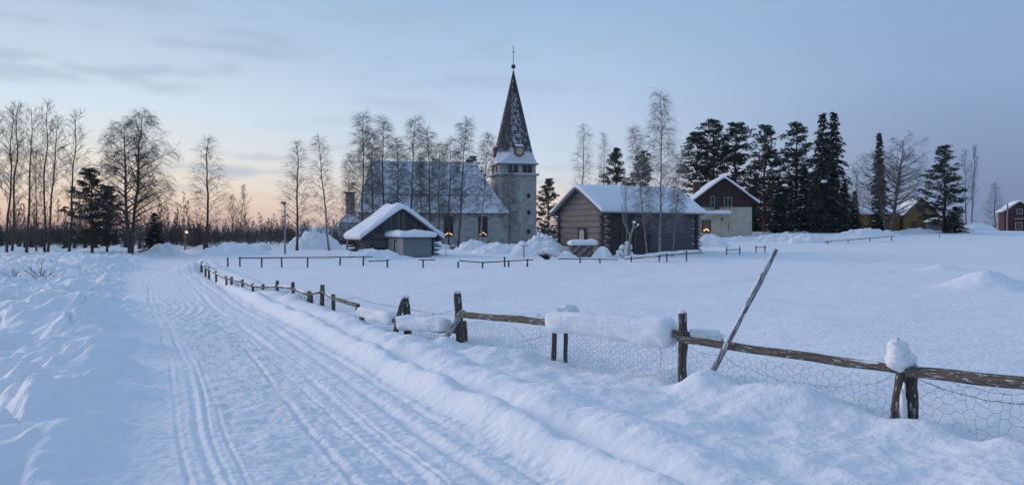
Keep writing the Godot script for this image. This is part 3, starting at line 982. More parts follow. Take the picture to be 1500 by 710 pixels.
# a low rail of poles on stumps: posts as [foot, top], rails as [end, end]
func low_rail(label: String, posts: Array, rails: Array, snow := false) -> void:
	var f := thing("rail_fence", label, "fence", Vector3.ZERO, 0.0, "low pole rails round the field")
	for q in posts:
		var foot: Vector3 = q[0]
		foot.y = minf(foot.y, gh(foot.x, foot.z)) - 0.3
		stake(f, foot, q[1], 0.05, foot.x * 3.0, M.post_far, "post", 0.95, 7)
	for q in rails:
		var a: Vector3 = q[0] + Vector3(0, -0.03, 0.08)
		var b: Vector3 = q[1] + Vector3(0, -0.03, 0.08)
		stake(f, a, b, 0.033, a.x, M.post_far, "rail", 0.9, 7)
		if snow:
			var mb := MB.new()
			snow_roll(mb, a + Vector3(0, 0.13, 0), b + Vector3(0, 0.13, 0), 0.26, 0.18, 0.16, a.x, 0.3)
			part("snow_cap", mb, M.cap, f)

# ------------------------------------------------------------------ trees
# all trees are made at their own size in a unit stand and shared by copies: [trunk mesh, crown mesh]
func bend(a: Vector3, d: Vector3, l: float, up: float, n: int) -> PackedVector3Array:
	var p := PackedVector3Array([a])
	var dir := d
	for i in n:
		dir = (dir + Vector3(rnd(-0.12, 0.12), up / n + rnd(-0.05, 0.05), rnd(-0.12, 0.12))).normalized()
		p.append(p[-1] + dir * l / n)
	return p

func at_of(p: PackedVector3Array, t: float) -> Vector3:
	var f := clampf(t, 0.0, 0.999) * (p.size() - 1)
	return p[int(f)].lerp(p[int(f) + 1], f - int(f))

# a bare tree 10 m high. start: lowest limb; spread: limb length; rise: how steep limbs leave; droop: hanging twigs
func bare_tree(sd: int, start: float, spread: float, rise: float, droop: float, prim: int, dense: float, forks := 1, r0 := 0.085, thin := 0.0075, fork_out := 0.42, taper := 0.8, limb := 0.27) -> Array:
	rng.seed = sd
	var tb := MB.new()
	var cb := MB.new()
	var stems := []
	var ph := rnd(0, 9.0)
	for k in forks:
		var p := PackedVector3Array()
		var r := PackedFloat32Array()
		var m := 14
		var out := Vector3(cos(ph + k * TAU / forks), 0, sin(ph + k * TAU / forks)) * (0.0 if forks == 1 else 1.0)
		var top := 10.0 * (1.0 if k == 0 else rnd(0.78, 0.95))
		for i in m + 1:
			var t := float(i) / m
			var bow := out * (pow(t, 0.7) * rnd(0.95, 1.05) * spread * fork_out)
			p.append(Vector3(0.13 * lump.get_noise_2d(t * 2.5 + sd * 3.1 + k, 1.0) * (0.4 + t), t * top, 0.13 * lump.get_noise_2d(t * 2.5 + sd * 1.7, 9.0 + k) * (0.4 + t)) + bow)
			r.append((r0 if forks == 1 else r0 * 0.8) * pow(1.0 - t, 0.85) + 0.010)
		r[0] *= 1.35
		tb.tube(p, r, 8, false, 0.6)
		stems.append(p)
	for k in forks:
		var stem: PackedVector3Array = stems[k]
		for i in prim:
			var t := lerpf(start, 0.985, pow((i + rnd(0.0, 0.9)) / prim, 0.85))
			var a := at_of(stem, t)
			var az := i * 2.4 + rnd(-0.5, 0.5) + k
			var grow := minf(1.0, 0.45 + (t - start) / 0.22)
			var l := spread * pow(1.0 - t, taper) * grow * rnd(0.6, 1.15) + 0.22
			var e := rise + rnd(-0.2, 0.2) + t * 0.15
			var d := Vector3(cos(az) * cos(e), sin(e), sin(az) * cos(e))
			var bp := bend(a, d, l, 0.35 - droop * 1.1, 5)
			var br := maxf(thin * 1.5, (r0 * pow(1.0 - t, 0.85) + 0.01) * limb)
			if br > 0.016:
				tb.tube(bp, pf([br, br * 0.85, br * 0.68, br * 0.5, br * 0.34, thin]), 5, false)
			else:
				cb.twig(bp, br, thin)
			var ns := int((5.0 + l * 4.0) * dense)
			for j in ns:
				var f := rnd(0.18, 1.0)
				var b := at_of(bp, f)
				var sd2 := (bp[-1] - bp[0]).normalized()
				var lat := sd2.cross(Vector3(rnd(-1, 1), rnd(-0.3, 1), rnd(-1, 1))).normalized()
				var d2 := (sd2 * 0.75 + lat * rnd(0.4, 0.95) + Vector3(0, 0.25 - droop * 0.5, 0)).normalized()
				var l2 := l * rnd(0.22, 0.45) * (1.15 - f * 0.6) + 0.15
				var sp := bend(b, d2, l2, 0.2 - droop * 1.5, 3)
				cb.twig(sp, thin * 1.15, thin * 0.7)
				for q in int(rnd(2.0, 5.0) * dense):
					var g := rnd(0.2, 1.0)
					var d3 := (d2 + Vector3(rnd(-0.8, 0.8), rnd(-0.5, 0.7) - droop * 1.4, rnd(-0.8, 0.8))).normalized()
					var l3 := rnd(0.18, 0.45) * (1.0 + droop * 1.3)
					var c0 := at_of(sp, g)
					cb.twig(pv([c0, c0 + d3 * l3 * 0.5, c0 + (d3 + Vector3(0, -droop * 0.9, 0)).normalized() * l3]), thin * 0.75, thin * 0.5)
	return [tb.mesh(), cb.mesh()]

func tuft(mb: MB, c: Vector3, r: Vector3, n: int, size: float) -> void:
	for i in n:
		var d := Vector3(rng.randfn(), rng.randfn(), rng.randfn()).normalized() * pow(rng.randf(), 0.4)
		var q := c + d * r
		var dir := (d + Vector3(rnd(-0.7, 0.7), rnd(-0.2, 0.9), rnd(-0.7, 0.7))).normalized()
		var side := dir.cross(Vector3(rnd(-1, 1), rnd(-1, 1), rnd(-1, 1))).normalized()
		var s := size * rnd(0.6, 1.3)
		mb.tri(q - side * s * 0.30, q + side * s * 0.30, q + dir * s, side.cross(dir).normalized())

# Scots pine, 10 m: clouds of needles on crooked limbs
func pine(sd: int, start: float, spread: float, prim: int, snow: float) -> Array:
	rng.seed = sd
	var tb := MB.new()
	var cb := MB.new()
	var sb := MB.new()
	var p := PackedVector3Array()
	var r := PackedFloat32Array()
	for i in 13:
		var t := i / 12.0
		p.append(Vector3(0.3 * lump.get_noise_2d(t * 3.0 + sd, 2.0) * t, t * 9.7, 0.3 * lump.get_noise_2d(t * 3.0, 7.0 + sd) * t))
		r.append(0.15 * (1.0 - t * 0.9) + 0.01)
	tb.tube(p, r, 8, false)
	var whorls := prim
	for i in whorls:
		var t := lerpf(start, 0.985, float(i) / (whorls - 1)) + rnd(-0.008, 0.008)
		var n := 3 + int(rnd(0.0, 3.0))
		var ph := rnd(0, TAU)
		for k in n:
			if rng.randf() < 0.12:
				continue
			var a := at_of(p, t)
			var az := ph + TAU * k / n + rnd(-0.4, 0.4)
			var l := spread * (pow(1.0 - t, 0.62) * minf(1.0, 0.55 + (t - start) * 1.8) * rnd(0.5, 1.2)) + 0.25
			var e := rnd(-0.05, 0.25) + t * 0.55
			var bp := bend(a, Vector3(cos(az) * cos(e), sin(e), sin(az) * cos(e)), l, 0.22, 4)
			tb.tube(bp, pf([0.045, 0.035, 0.028, 0.02, 0.01]), 4, false)
			for j in int(2.0 + l * 2.2):
				var f := rnd(0.38, 1.03)
				var wide := 0.34 * minf(l, 1.6) * (1.2 - f * 0.6)
				var c := at_of(bp, f) + Vector3(rnd(-wide, wide), rnd(0.0, 0.12), rnd(-wide, wide))
				var rr := rnd(0.20, 0.40)
				tuft(cb, c, Vector3(rr, rr * 0.36, rr), 34, 0.17)
				if rng.randf() < snow:
					blob(sb, c + Vector3(0, rr * 0.34, 0), Vector3(rr * rnd(0.35, 0.8), rr * rnd(0.12, 0.26), rr * rnd(0.35, 0.8)), rnd(0, 90), 0.35, 9, 6)
	return [tb.mesh(), cb.mesh(), sb.mesh() if sb.v.size() else null]

# Norway spruce, 10 m: tiers of drooping boughs
func spruce(sd: int, radius: float, snow: float, thick := 1.0, ragged := 0.3) -> Array:
	rng.seed = sd
	var tb := MB.new()
	var cb := MB.new()
	var sb := MB.new()
	tb.tube(pv([Vector3.ZERO, Vector3(0.03, 5, 0), Vector3(0, 9.9, 0.02)]), pf([0.14, 0.08, 0.012]), 7, false)
	var y := 0.25
	while y < 9.75:
		var t := y / 10.0
		var rad := radius * (pow(1.0 - t, 0.88) * (0.86 + ragged * lump.get_noise_2d(y * 2.3, sd * 4.0)) + 0.02)
		var n := int(5 + 6.0 * (1.0 - t))
		var ph := rnd(0, TAU)
		for k in n:
			var az := ph + TAU * k / n + rnd(-0.25, 0.25)
			var l := rad * rnd(0.62, 1.15) + 0.06
			var o := Vector3(cos(az), 0, sin(az))
			var side := Vector3(-o.z, 0, o.x)
			var tip := o * l + Vector3(0, -l * rnd(0.18, 0.5) + 0.25 * t, 0)
			var b0 := Vector3(0, y + rnd(-0.12, 0.12), 0)
			var m := int((6.0 + l * 26.0) * thick)
			for q in m:
				var f := pow(rng.randf(), 0.7)
				var c := b0 + tip * f + Vector3(0, 0.16 * l * sin(PI * f), 0)
				var lat := rnd(-1, 1)
				var wide := 0.30 * l * (1.05 - f)
				c += side * lat * wide + Vector3(0, -absf(lat) * wide * 0.3 - rnd(0.0, 0.12), 0)
				var dir := (o * rnd(0.3, 1.0) + side * lat * 0.9 + Vector3(0, rnd(-0.9, 0.1), 0)).normalized()
				var sdv := dir.cross(Vector3(rnd(-0.5, 0.5), 1, rnd(-0.5, 0.5))).normalized()
				var s := rnd(0.16, 0.36)
				cb.tri(c - sdv * s * 0.28, c + sdv * s * 0.28, c + dir * s, sdv.cross(dir).normalized())
			if rng.randf() < snow * (0.4 + l):
				var f := rnd(0.5, 0.95)
				blob(sb, b0 + tip * f + Vector3(0, 0.12, 0), Vector3(rnd(0.12, 0.3), rnd(0.06, 0.13), rnd(0.12, 0.3)), rnd(0, 90), 0.35, 9, 6)
		y += lerpf(0.40, 0.20, t) * rnd(0.8, 1.15)
	return [tb.mesh(), cb.mesh(), sb.mesh() if sb.v.size() else null]

func plant(kind: Array, called: String, category: String, at: Vector3, high: float, turn: float, lean: Vector2, trunk: Material, crown: Material, label: String, group := "", wide := 1.0, crown_name := "crown") -> Node3D:
	var o := thing(called, label, category, on_ground(at, -0.08), turn, group)
	var s := high / 10.0
	# lean: how far the top stands off the foot, in shares of the height (across, along)
	var b := Basis(Vector3.UP, turn).inverse() * Basis(Vector3(wide, 0, 0), Vector3(lean.x, 1, lean.y), Vector3(0, 0, wide)) * Basis(Vector3.UP, turn)
	for k in kind.size():
		if kind[k] == null:
			continue
		var q := part(["trunk", crown_name, "snow_load"][k], kind[k], [trunk, crown, M.cap][k], o)
		if k == 2:
			q.set_meta("kind", "stuff")
		q.transform = Transform3D(b.scaled(Vector3(s, s, s)), Vector3.ZERO)
	return o

func make_trees() -> void:
	var slim := bare_tree(101, 0.30, 2.1, 0.72, 0.0, 38, 0.75, 1, 0.062, 0.0065, 0.4, 0.62)      # upright, clean stem
	var slim2 := bare_tree(102, 0.34, 2.3, 0.65, 0.03, 36, 0.75, 1, 0.066, 0.0065, 0.4, 0.68)
	var slim3 := bare_tree(103, 0.25, 1.9, 0.78, 0.0, 38, 0.75, 1, 0.06, 0.0065, 0.4, 0.62)
	var bir := bare_tree(104, 0.13, 2.3, 0.55, 0.30, 64, 0.9, 1, 0.075, 0.006, 0.4, 0.95)         # young weeping birch
	var bir2 := bare_tree(105, 0.15, 2.1, 0.62, 0.28, 62, 0.9, 1, 0.072, 0.006, 0.4, 0.9)
	var bir3 := bare_tree(106, 0.14, 1.8, 0.6, 0.34, 60, 0.9, 1, 0.07, 0.006, 0.4, 0.85)
	var chur := bare_tree(107, 0.20, 1.25, 0.6, 0.36, 64, 1.25, 1, 0.052, 0.006, 0.4, 0.75)       # slender birches of the churchyard
	var chur2 := bare_tree(108, 0.26, 1.1, 0.65, 0.32, 60, 1.25, 1, 0.048, 0.006, 0.4, 0.75)
	var chur3 := bare_tree(109, 0.16, 1.4, 0.55, 0.40, 64, 1.25, 1, 0.055, 0.006, 0.4, 0.75)
	var old := bare_tree(110, 0.18, 4.1, 0.55, 0.50, 44, 1.3, 2, 0.16, 0.0072, 0.14, 0.62, 0.42)       # broad old birch
	var bush := bare_tree(111, 0.08, 3.2, 0.95, -0.1, 30, 0.9, 2, 0.06, 0.0075, 0.3, 0.6)        # fan-shaped
	var snag := bare_tree(112, 0.18, 5.2, 0.32, 0.28, 30, 1.0, 3, 0.19, 0.0085, 0.36, 0.55, 0.55)      # spreading old tree
	var fan := bare_tree(113, 0.25, 1.9, 1.1, -0.25, 30, 0.8, 1, 0.055, 0.007, 0.4, 0.5)
	print("bare")
	# ---- left edge of the wood
	var g := "bare trees at the left edge of the wood"
	var T := [
		[slim2, Vector3(-46.74, 0, -72.00), 12.97, 0.5, 0.05, "bare tree cut by the left edge of the picture"],
		[slim, Vector3(-46.59, 0, -74.00), 13.58, 1.0, 0.05, "leftmost whole bare tree, slim and dark, rising beside its twin"],
		[slim3, Vector3(-48.58, 0, -78.00), 14.45, 2.0, 0.05, "slim dark bare tree just right of the leftmost one"],
		[slim2, Vector3(-45.37, 0, -75.00), 13.38, 2.7, 0.05, "bare tree with two thin low limbs, third stem from left"],
		[slim3, Vector3(-47.45, 0, -80.00), 10.20, 4.0, 0.0, "thin short bare sapling between taller left-hand stems"],
		[slim, Vector3(-42.61, 0, -73.00), 13.77, 3.3, 0.03, "tallest straight bare tree of the left-hand wood"],
		[slim2, Vector3(-43.98, 0, -76.00), 12.91, 5.1, 0.08, "bare tree touching the tallest left-hand one on its right"],
		[slim, Vector3(-40.87, 0, -74.00), 12.95, 4.4, 0.06, "lone bare tree left of the dark broad pine"],
	]
	for t in T:
		plant(t[0], "bare_tree", "tree", t[1], t[2], t[3], Vector2(t[4], 0), M.bark_dark, M.twig_dark, t[5], g, 1.15)
	plant(old, "old_birch", "tree", Vector3(-33.31, 0, -70.00), 12.67, 0.7, Vector2(0.02, 0), M.bark_dark, M.twig_dark, "big spreading birch with drooping twigs, widest bare crown at left", "", 1.0)
	plant(bir, "birch_tree", "tree", Vector3(-31.14, 0, -82.00), 11.84, 0.3, Vector2(0.0, 0), M.bark_dark, M.twig_dark, "lone birch standing beside the snow heap past the track", "", 1.45)
	plant(bush, "bare_tree", "tree", Vector3(-26.91, 0, -78.00), 6.49, 2.2, Vector2(0.05, 0), M.bark_dark, M.twig_dark, "short fan-shaped bare tree right of the lone birch", "", 1.15)
	plant(bir2, "birch_tree", "tree", Vector3(-23.55, 0, -88.00), 11.96, 1.2, Vector2(0.0, 0), M.bark_dark, M.twig_brown, "birch right behind the tall unlit lamp post", "", 1.45)
	plant(bir3, "birch_tree", "tree", Vector3(-19.58, 0, -86.00), 12.42, 5.0, Vector2(-0.10, 0), M.bark_birch, M.twig_brown, "birch leaning left between the lamp post and the small barn", "", 1.2)
	# ---- churchyard row
	g = "tall birches in front of the church"
	T = [
		[chur2, Vector3(-18.92, 0, -92.00), 10.94, 0.4, 0.03, "pale birch at the far left of the churchyard row", 1],
		[chur, Vector3(-20.84, 0, -112.00), 18.46, 1.4, 0.0, "churchyard birch over the left end of the church roof", 0],
		[chur3, Vector3(-20.11, 0, -116.00), 16.56, 2.4, -0.02, "churchyard birch second from the roof's left end", 0],
		[chur, Vector3(-17.66, 0, -110.00), 17.57, 3.6, 0.0, "dark-stemmed churchyard birch behind the small barn's left slope", 0],
		[chur2, Vector3(-16.46, 0, -116.00), 15.57, 4.8, 0.0, "shorter churchyard birch behind the small barn's ridge", 0],
		[chur3, Vector3(-14.08, 0, -112.00), 17.89, 5.9, 0.03, "tall churchyard birch just right of the small barn's ridge", 0],
		[chur2, Vector3(-13.44, 0, -118.00), 13.03, 0.9, 0.0, "lowest thin birch in the churchyard row", 0],
		[chur, Vector3(-11.43, 0, -114.00), 16.66, 2.0, -0.04, "churchyard birch above the small barn's right slope", 0],
		[chur2, Vector3(-10.82, 0, -119.00), 15.17, 3.1, 0.0, "slight birch just left of the first lit church window", 0],
		[chur3, Vector3(-8.69, 0, -110.00), 14.77, 4.2, 0.02, "birch in front of the first lit church window", 0],
		[chur, Vector3(-7.25, 0, -108.00), 17.07, 5.3, 0.07, "birch right of the first lit church window, leaning right", 0],
		[chur2, Vector3(-4.08, 0, -100.00), 14.27, 0.2, 0.08, "pale birch leaning right before the church tower", 1],
		[chur3, Vector3(-0.31, 0, -120.00), 12.03, 1.1, -0.02, "small thin birch standing against the tower wall", 0],
	]
	for t in T:
		plant(t[0], "birch_tree", "tree", t[1], t[2], t[3], Vector2(t[4], 0), M.bark_birch if t[6] else M.bark_dark, M.twig_brown, t[5], g, 1.22)
	# ---- by the big barn
	plant(bir3, "birch_tree", "tree", Vector3(10.40, 0, -120.00), 17.84, 0.8, Vector2(0.02, 0), M.bark_birch, M.twig_frost, "frosty birch behind the big barn's left gable", "", 1.0)
	plant(bir2, "birch_tree", "tree", Vector3(14.12, 0, -124.00), 16.86, 1.9, Vector2(0.0, 0), M.bark_birch, M.twig_frost, "smaller frosty birch next to the pines behind the barn roof", "", 0.8)
	plant(chur3, "birch_tree", "tree", Vector3(11.47, 0, -62.50), 12.74, 2.6, Vector2(0.01, 0), M.bark_birch, M.twig_frost, "tallest frosty birch, growing before the big barn's long wall", "", 1.1)
	plant(chur2, "birch_tree", "tree", Vector3(10.74, 0, -63.50), 10.25, 4.0, Vector2(-0.10, 0), M.bark_birch, M.twig_frost, "thin birch with a frosty stem just left of the barn's tallest birch", "", 1.1)
	plant(chur, "birch_tree", "tree", Vector3(12.58, 0, -63.00), 8.30, 5.0, Vector2(0.09, 0), M.bark_birch, M.twig_frost, "thin birch leaning right before the big barn's right end", "", 0.9)
	plant(fan, "birch_tree", "tree", Vector3(8.96, 0, -62.00), 6.74, 0.5, Vector2(-0.05, 0), M.bark_birch, M.twig_frost, "young birch rising beside the sawn-off stub and snowy bush", "", 0.9)
	# ---- right-hand side
	plant(snag, "old_tree", "tree", Vector3(52.63, 0, -112.00), 13.32, 0.4, Vector2(0.05, 0), M.post, M.twig_brown, "wide bare old tree with snowy crooked limbs before the yellow house", "", 1.0)
	plant(bir, "bare_tree", "tree", Vector3(55.25, 0, -128.00), 10.33, 2.0, Vector2(-0.05, 0), M.bark_dark, M.twig_frost, "frosty bare tree between the double spruce and the narrow spruce", "", 1.1)
	plant(fan, "bare_tree", "tree", Vector3(85.90, 0, -150.00), 15.55, 0.0, Vector2(0.03, 0), M.bark_dark, M.twig_brown, "bare fan-topped tree right of the snowy pine", "", 1.1)
	plant(slim3, "bare_tree", "tree", Vector3(86.02, 0, -152.00), 15.24, 1.0, Vector2(-0.02, 0), M.bark_dark, M.twig_brown, "slender bare tree half hidden by the snowy pine's right side", "", 1.0)
	plant(bir, "bare_tree", "tree", Vector3(90.24, 0, -150.00), 8.92, 3.0, Vector2(0, 0), M.bark_dark, M.twig_brown, "small round bare tree left of the red house", "", 1.5)
	print("placed bare")
	# ---- conifers
	var p1 := pine(201, 0.10, 3.4, 22, 0.03)
	var p2 := pine(202, 0.30, 2.9, 14, 0.08)
	var p3 := pine(203, 0.07, 2.6, 19, 0.14)
	var p4 := pine(204, 0.34, 3.0, 13, 0.03)
	var s1 := spruce(205, 2.25, 0.012, 1.25, 0.5)
	var s2 := spruce(206, 1.35, 0.03, 1.2, 0.6)
	var s3 := spruce(207, 2.2, 0.05, 1.2, 0.8)
	g = "dark conifers"
	T = [
		[p1, "pine_tree", Vector3(-37.69, 0, -72.00), 7.59, 0.2, 0.0, 1.15, "dark broad pine in front of the left-hand bare trees"],
		[p1, "pine_tree", Vector3(-37.85, 0, -75.00), 6.24, 3.4, 0.0, 1.1, "shorter pine grown into the broad pine's right side"],
		[s3, "spruce_tree", Vector3(-33.84, 0, -76.00), 4.00, 1.0, 0.0, 2.0, "small dark conifer right of the big spreading birch"],
		[p1, "pine_tree", Vector3(7.43, 0, -165.00), 12.90, 2.0, 0.0, 0.9, "dark pine between the church tower and the big barn"],
		[p4, "pine_tree", Vector3(-8.33, 0, -172.00), 18.27, 2.5, 0.0, 0.9, "pine whose dark top pokes above the church roof"],
		[p2, "pine_tree", Vector3(13.65, 0, -105.00), 12.67, 0.5, 0.0, 0.9, "left pine of the pair above the big barn's roof"],
		[p4, "pine_tree", Vector3(17.62, 0, -108.00), 12.39, 1.6, 0.0, 0.95, "right pine of the pair above the big barn's roof"],
		[p2, "pine_tree", Vector3(31.66, 0, -138.00), 17.47, 3.0, 0.0, 1.25, "leftmost of three pines behind the white house"],
		[p4, "pine_tree", Vector3(35.71, 0, -142.00), 19.91, 4.0, 0.0, 1.2, "tallest middle pine of three behind the white house"],
		[p2, "pine_tree", Vector3(39.02, 0, -140.00), 19.03, 5.0, 0.0, 1.2, "rightmost of three pines behind the white house"],
		[p3, "pine_tree", Vector3(40.24, 0, -128.00), 16.97, 0.9, 0.0, 1.2, "snow-flecked pine just right of the white house"],
		[p3, "pine_tree", Vector3(46.66, 0, -132.00), 17.83, 2.2, 0.0, 1.25, "dense dark pine left of the tall double spruce"],
		[s1, "spruce_tree", Vector3(45.62, 0, -118.00), 18.05, 0.0, 0.0, 0.92, "tallest spruce on the right with its spire-like top"],
		[s1, "spruce_tree", Vector3(48.42, 0, -121.00), 18.61, 1.5, 0.0, 0.92, "spruce grown into the tallest one, its top just beside"],
		[s3, "spruce_tree", Vector3(46.04, 0, -126.00), 10.17, 5.0, 0.0, 1.5, "bushy spruce filling the gap left of the double spruce"],
		[s3, "spruce_tree", Vector3(40.15, 0, -132.00), 9.87, 5.6, 0.0, 1.3, "low spruce close behind the white house's right wall"],
		[s3, "spruce_tree", Vector3(39.97, 0, -120.00), 7.95, 2.0, 0.0, 1.5, "low bushy spruce beneath the pines beside the white house"],
		[s3, "spruce_tree", Vector3(52.89, 0, -124.00), 6.53, 3.0, 0.0, 1.3, "low spruce at the right foot of the double spruce"],
		[s2, "spruce_tree", Vector3(57.14, 0, -125.00), 15.93, 0.6, 0.0, 0.9, "narrow pointed spruce left of the yellow house"],
		[p3, "pine_tree", Vector3(63.57, 0, -118.00), 12.83, 3.6, 0.0, 1.35, "free-standing snowy pine right of the yellow house"],
		[s3, "spruce_tree", Vector3(64.62, 0, -117.00), 3.98, 4.6, 0.0, 2.8, "low spreading juniper at the free-standing pine's foot"],
	]
	for t in T:
		plant(t[0], t[1], "tree", t[2], t[3], t[4], Vector2(t[5], 0), M.bark_pine, M.needle, t[7], g, t[6])
	for t in [[Vector3(41.16, 0, -140.00), 8.33], [Vector3(46.41, 0, -143.00), 10.21], [Vector3(48.19, 0, -139.00), 8.98], [Vector3(51.54, 0, -136.00), 10.63], [Vector3(57.22, 0, -138.00), 8.68]]:
		plant(s3, "spruce_tree", "tree", t[0], t[1], t[0].x, Vector2.ZERO, M.bark_pine, M.needle, "young spruce in the dark row filling in behind the tall pines", "young spruces behind the pines", 1.5)
	print("conifers")
	# ---- the mass of undergrowth and far woods
	var sap := bare_tree(120, 0.04, 2.6, 0.9, 0.0, 16, 0.7, 2, 0.09, 0.03)
	var tiny := small_conifer(130)
	rng.seed = 5
	scatter("thicket", "brown leafless thicket filling the gaps between left-hand trunks", sap[1], M.twig_dark, 520, 90, 150, -0.75, -0.36, 1.2, 3.6, 1.3)
	scatter("young_forest", "dark young conifers deep in the left-hand wood", tiny, M.needle, 90, 95, 160, -0.75, -0.38, 1.4, 3.6, 0.9)
	scatter("thicket", "low leafless scrub behind the snow heaps and lamp posts", sap[1], M.twig_dark, 150, 110, 160, -0.36, -0.19, 1.8, 3.4, 1.3)
	scatter("thicket", "fine brown saplings between the left-hand trunks", sap[1], M.twig_brown, 70, 78, 118, -0.72, -0.40, 3.0, 6.5, 0.8)
	scatter("thicket", "mixed leafless bushes along the horizon left of the church", sap[1], M.twig_brown, 60, 96, 125, -0.40, -0.20, 2.2, 4.6, 1.2)
	scatter("thicket", "frosty scrub in the gap beside the red house", sap[1], M.twig_frost, 60, 155, 190, 0.55, 0.70, 1.2, 2.6, 1.3)
	far_hills(tiny)

func small_conifer(sd: int) -> ArrayMesh:
	rng.seed = sd
	var mb := MB.new()
	for k in 150:
		var y := pow(rng.randf(), 1.3) * 9.5
		var r := 2.0 * (1.0 - y / 10.0)
		var az := rnd(0, TAU)
		var o := Vector3(cos(az), 0, sin(az))
		var c := o * r * rnd(0.2, 0.7) + Vector3(0, y, 0)
		var s := Vector3(-o.z, 0, o.x)
		mb.tri(c - s * 0.55, c + s * 0.55, c + o * r * 0.6 + Vector3(0, -0.6, 0), (o + Vector3(0, 0.6, 0)).normalized())
		mb.tri(c - s * 0.4, c + s * 0.4, c + Vector3(0, 1.1, 0), o)
	return mb.mesh()

func scatter(called: String, label: String, mesh: Mesh, mat: Material, count: int, d0: float, d1: float, t0: float, t1: float, h0: float, h1: float, wide: float) -> void:
	var mm := MultiMesh.new()
	mm.transform_format = MultiMesh.TRANSFORM_3D
	mm.mesh = mesh
	mm.instance_count = count
	for i in count:
		var d := rnd(d0, d1)
		var x := d * rnd(t0, t1)
		var s := rnd(h0, h1) / 10.0
		mm.set_instance_transform(i, Transform3D(Basis(Vector3.UP, rnd(0, TAU)).scaled(Vector3(s * wide, s, s * wide)), Vector3(x, gh(x, -d) - 0.1, -d)))
	var o := MultiMeshInstance3D.new()
	o.name = numbered(called)
	o.multimesh = mm
	o.material_override = mat
	add_child(o)
	tag(o, label, "", "", "stuff")

func far_hills(tiny: Mesh) -> void:
	# wooded rise on the far side of the valley
	var mb := MB.new()
	var nu := 120
	var nv := 16
	var p := PackedVector3Array()
	var top := func(x: float) -> float: return 0.5 + 5.0 * lump.get_noise_2d(x * 0.012, 3.0)
	for j in nv:
		var t := float(j) / (nv - 1)
		for i in nu:
			var x := lerpf(-1200.0, 1200.0, float(i) / (nu - 1))
			var y: float = lerpf(-20.0, top.call(x), sin(t * PI * 0.5))
			p.append(Vector3(x, y, -520.0 - 380.0 * t))
	# nearer rows come first, so turn the sheet over
	mb.grid(p, nu, nv, true)
	tag(part("distant_hills", mb, M.snow, self), "low wooded hills on the horizon", "", "", "structure")
	var mm := MultiMesh.new()
	mm.transform_format = MultiMesh.TRANSFORM_3D
	mm.mesh = tiny
	mm.instance_count = 5200
	rng.seed = 9
	for i in 5200:
		var t := rng.randf()
		var x := rnd(-1100.0, 1100.0)
		var y: float = lerpf(-20.0, top.call(x), sin(t * PI * 0.5))
		var s := rnd(0.2, 0.75)
		mm.set_instance_transform(i, Transform3D(Basis(Vector3.UP, rnd(0, TAU)).scaled(Vector3(s * 1.5, s, s * 1.5)), Vector3(x, y - 1.5, -520.0 - 380.0 * t)))
	var o := MultiMeshInstance3D.new()
	o.name = "distant_forest"
	o.multimesh = mm
	o.material_override = M.needle
	add_child(o)
	tag(o, "distant dark forest along the horizon hills", "", "", "stuff")

# ------------------------------------------------------------------ buildings
func anchored(corner: Vector3, local: Vector3, turn: float) -> Vector3:
	return corner - Basis(Vector3.UP, turn) * local

var unit_logs := []

func make_unit_logs() -> void:
	for k in 4:
		var mb := MB.new()
		var p := PackedVector3Array()
		var r := PackedFloat32Array()
		for i in 7:
			var t := i / 6.0
			p.append(Vector3(t - 0.5, 0.10 * lump.get_noise_2d(t * 3.0, k * 20.0), 0.06 * lump.get_noise_2d(t * 3.0, k * 20.0 + 9.0)))
			r.append(0.5 * (1.0 + 0.10 * lump.get_noise_2d(t * 6.0, k * 31.0)))
		mb.tube(p, r, 10)
		unit_logs.append(mb.mesh())

# logs laid one on another; span(y) gives the ends along the wall at a height
func log_wall(parent: Node3D, called: String, origin: Vector3, turn: float, y0: float, y1: float, lh: float, span: Callable, mats: Array, deep := 0.11) -> Node3D:
	var w := Node3D.new()
	w.name = called
	w.position = origin
	w.rotation.y = turn
	parent.add_child(w, true)
	var y := y0
	var k := 0
	while y < y1 - 0.02:
		var s: Array = span.call(y + lh * 0.5)
		if s[1] - s[0] > 0.25:
			var o := part("log", unit_logs[(k * 7 + int(absf(origin.x) * 10.0)) % 4], mats[(k * 5 + k / 3) % mats.size()], w)
			o.transform = Transform3D(Basis.from_scale(Vector3(s[1] - s[0] + rnd(-0.03, 0.03), lh * 1.03, deep)), Vector3((s[0] + s[1]) * 0.5, y + lh * 0.5, rnd(-0.012, 0.012)))
		y += lh
		k += 1
	return w

func boards(parent: Node3D, called: String, origin: Vector3, turn: float, width: float, bw: float, hfun: Callable, mats: Array) -> void:
	# upright boards; hfun(x) gives [bottom, top]
	var n := int(width / bw)
	for i in n:
		var x := (i + 0.5) * width / n - width * 0.5
		var h: Array = hfun.call(x)
		if h[1] - h[0] < 0.05:
			continue
		var mb := MB.new()
		mb.box(Vector3(0, (h[0] + h[1]) * 0.5, 0), Vector3(width / n - 0.012, h[1] - h[0], 0.03 + 0.008 * (i % 2)), 0.006)
		var o := part(called, mb, mats[(i * 7 + i / 4) % mats.size()], parent, origin + Basis(Vector3.UP, turn) * Vector3(x, 0, 0))
		o.rotation.y = turn

func box_part(parent: Node, called: String, c: Vector3, s: Vector3, mat: Material, bev := 0.01, turn := 0.0) -> MeshInstance3D:
	var mb := MB.new()
	mb.box(Vector3.ZERO, s, bev)
	var o := part(called, mb, mat, parent, c)
	o.rotation.y = turn
	return o

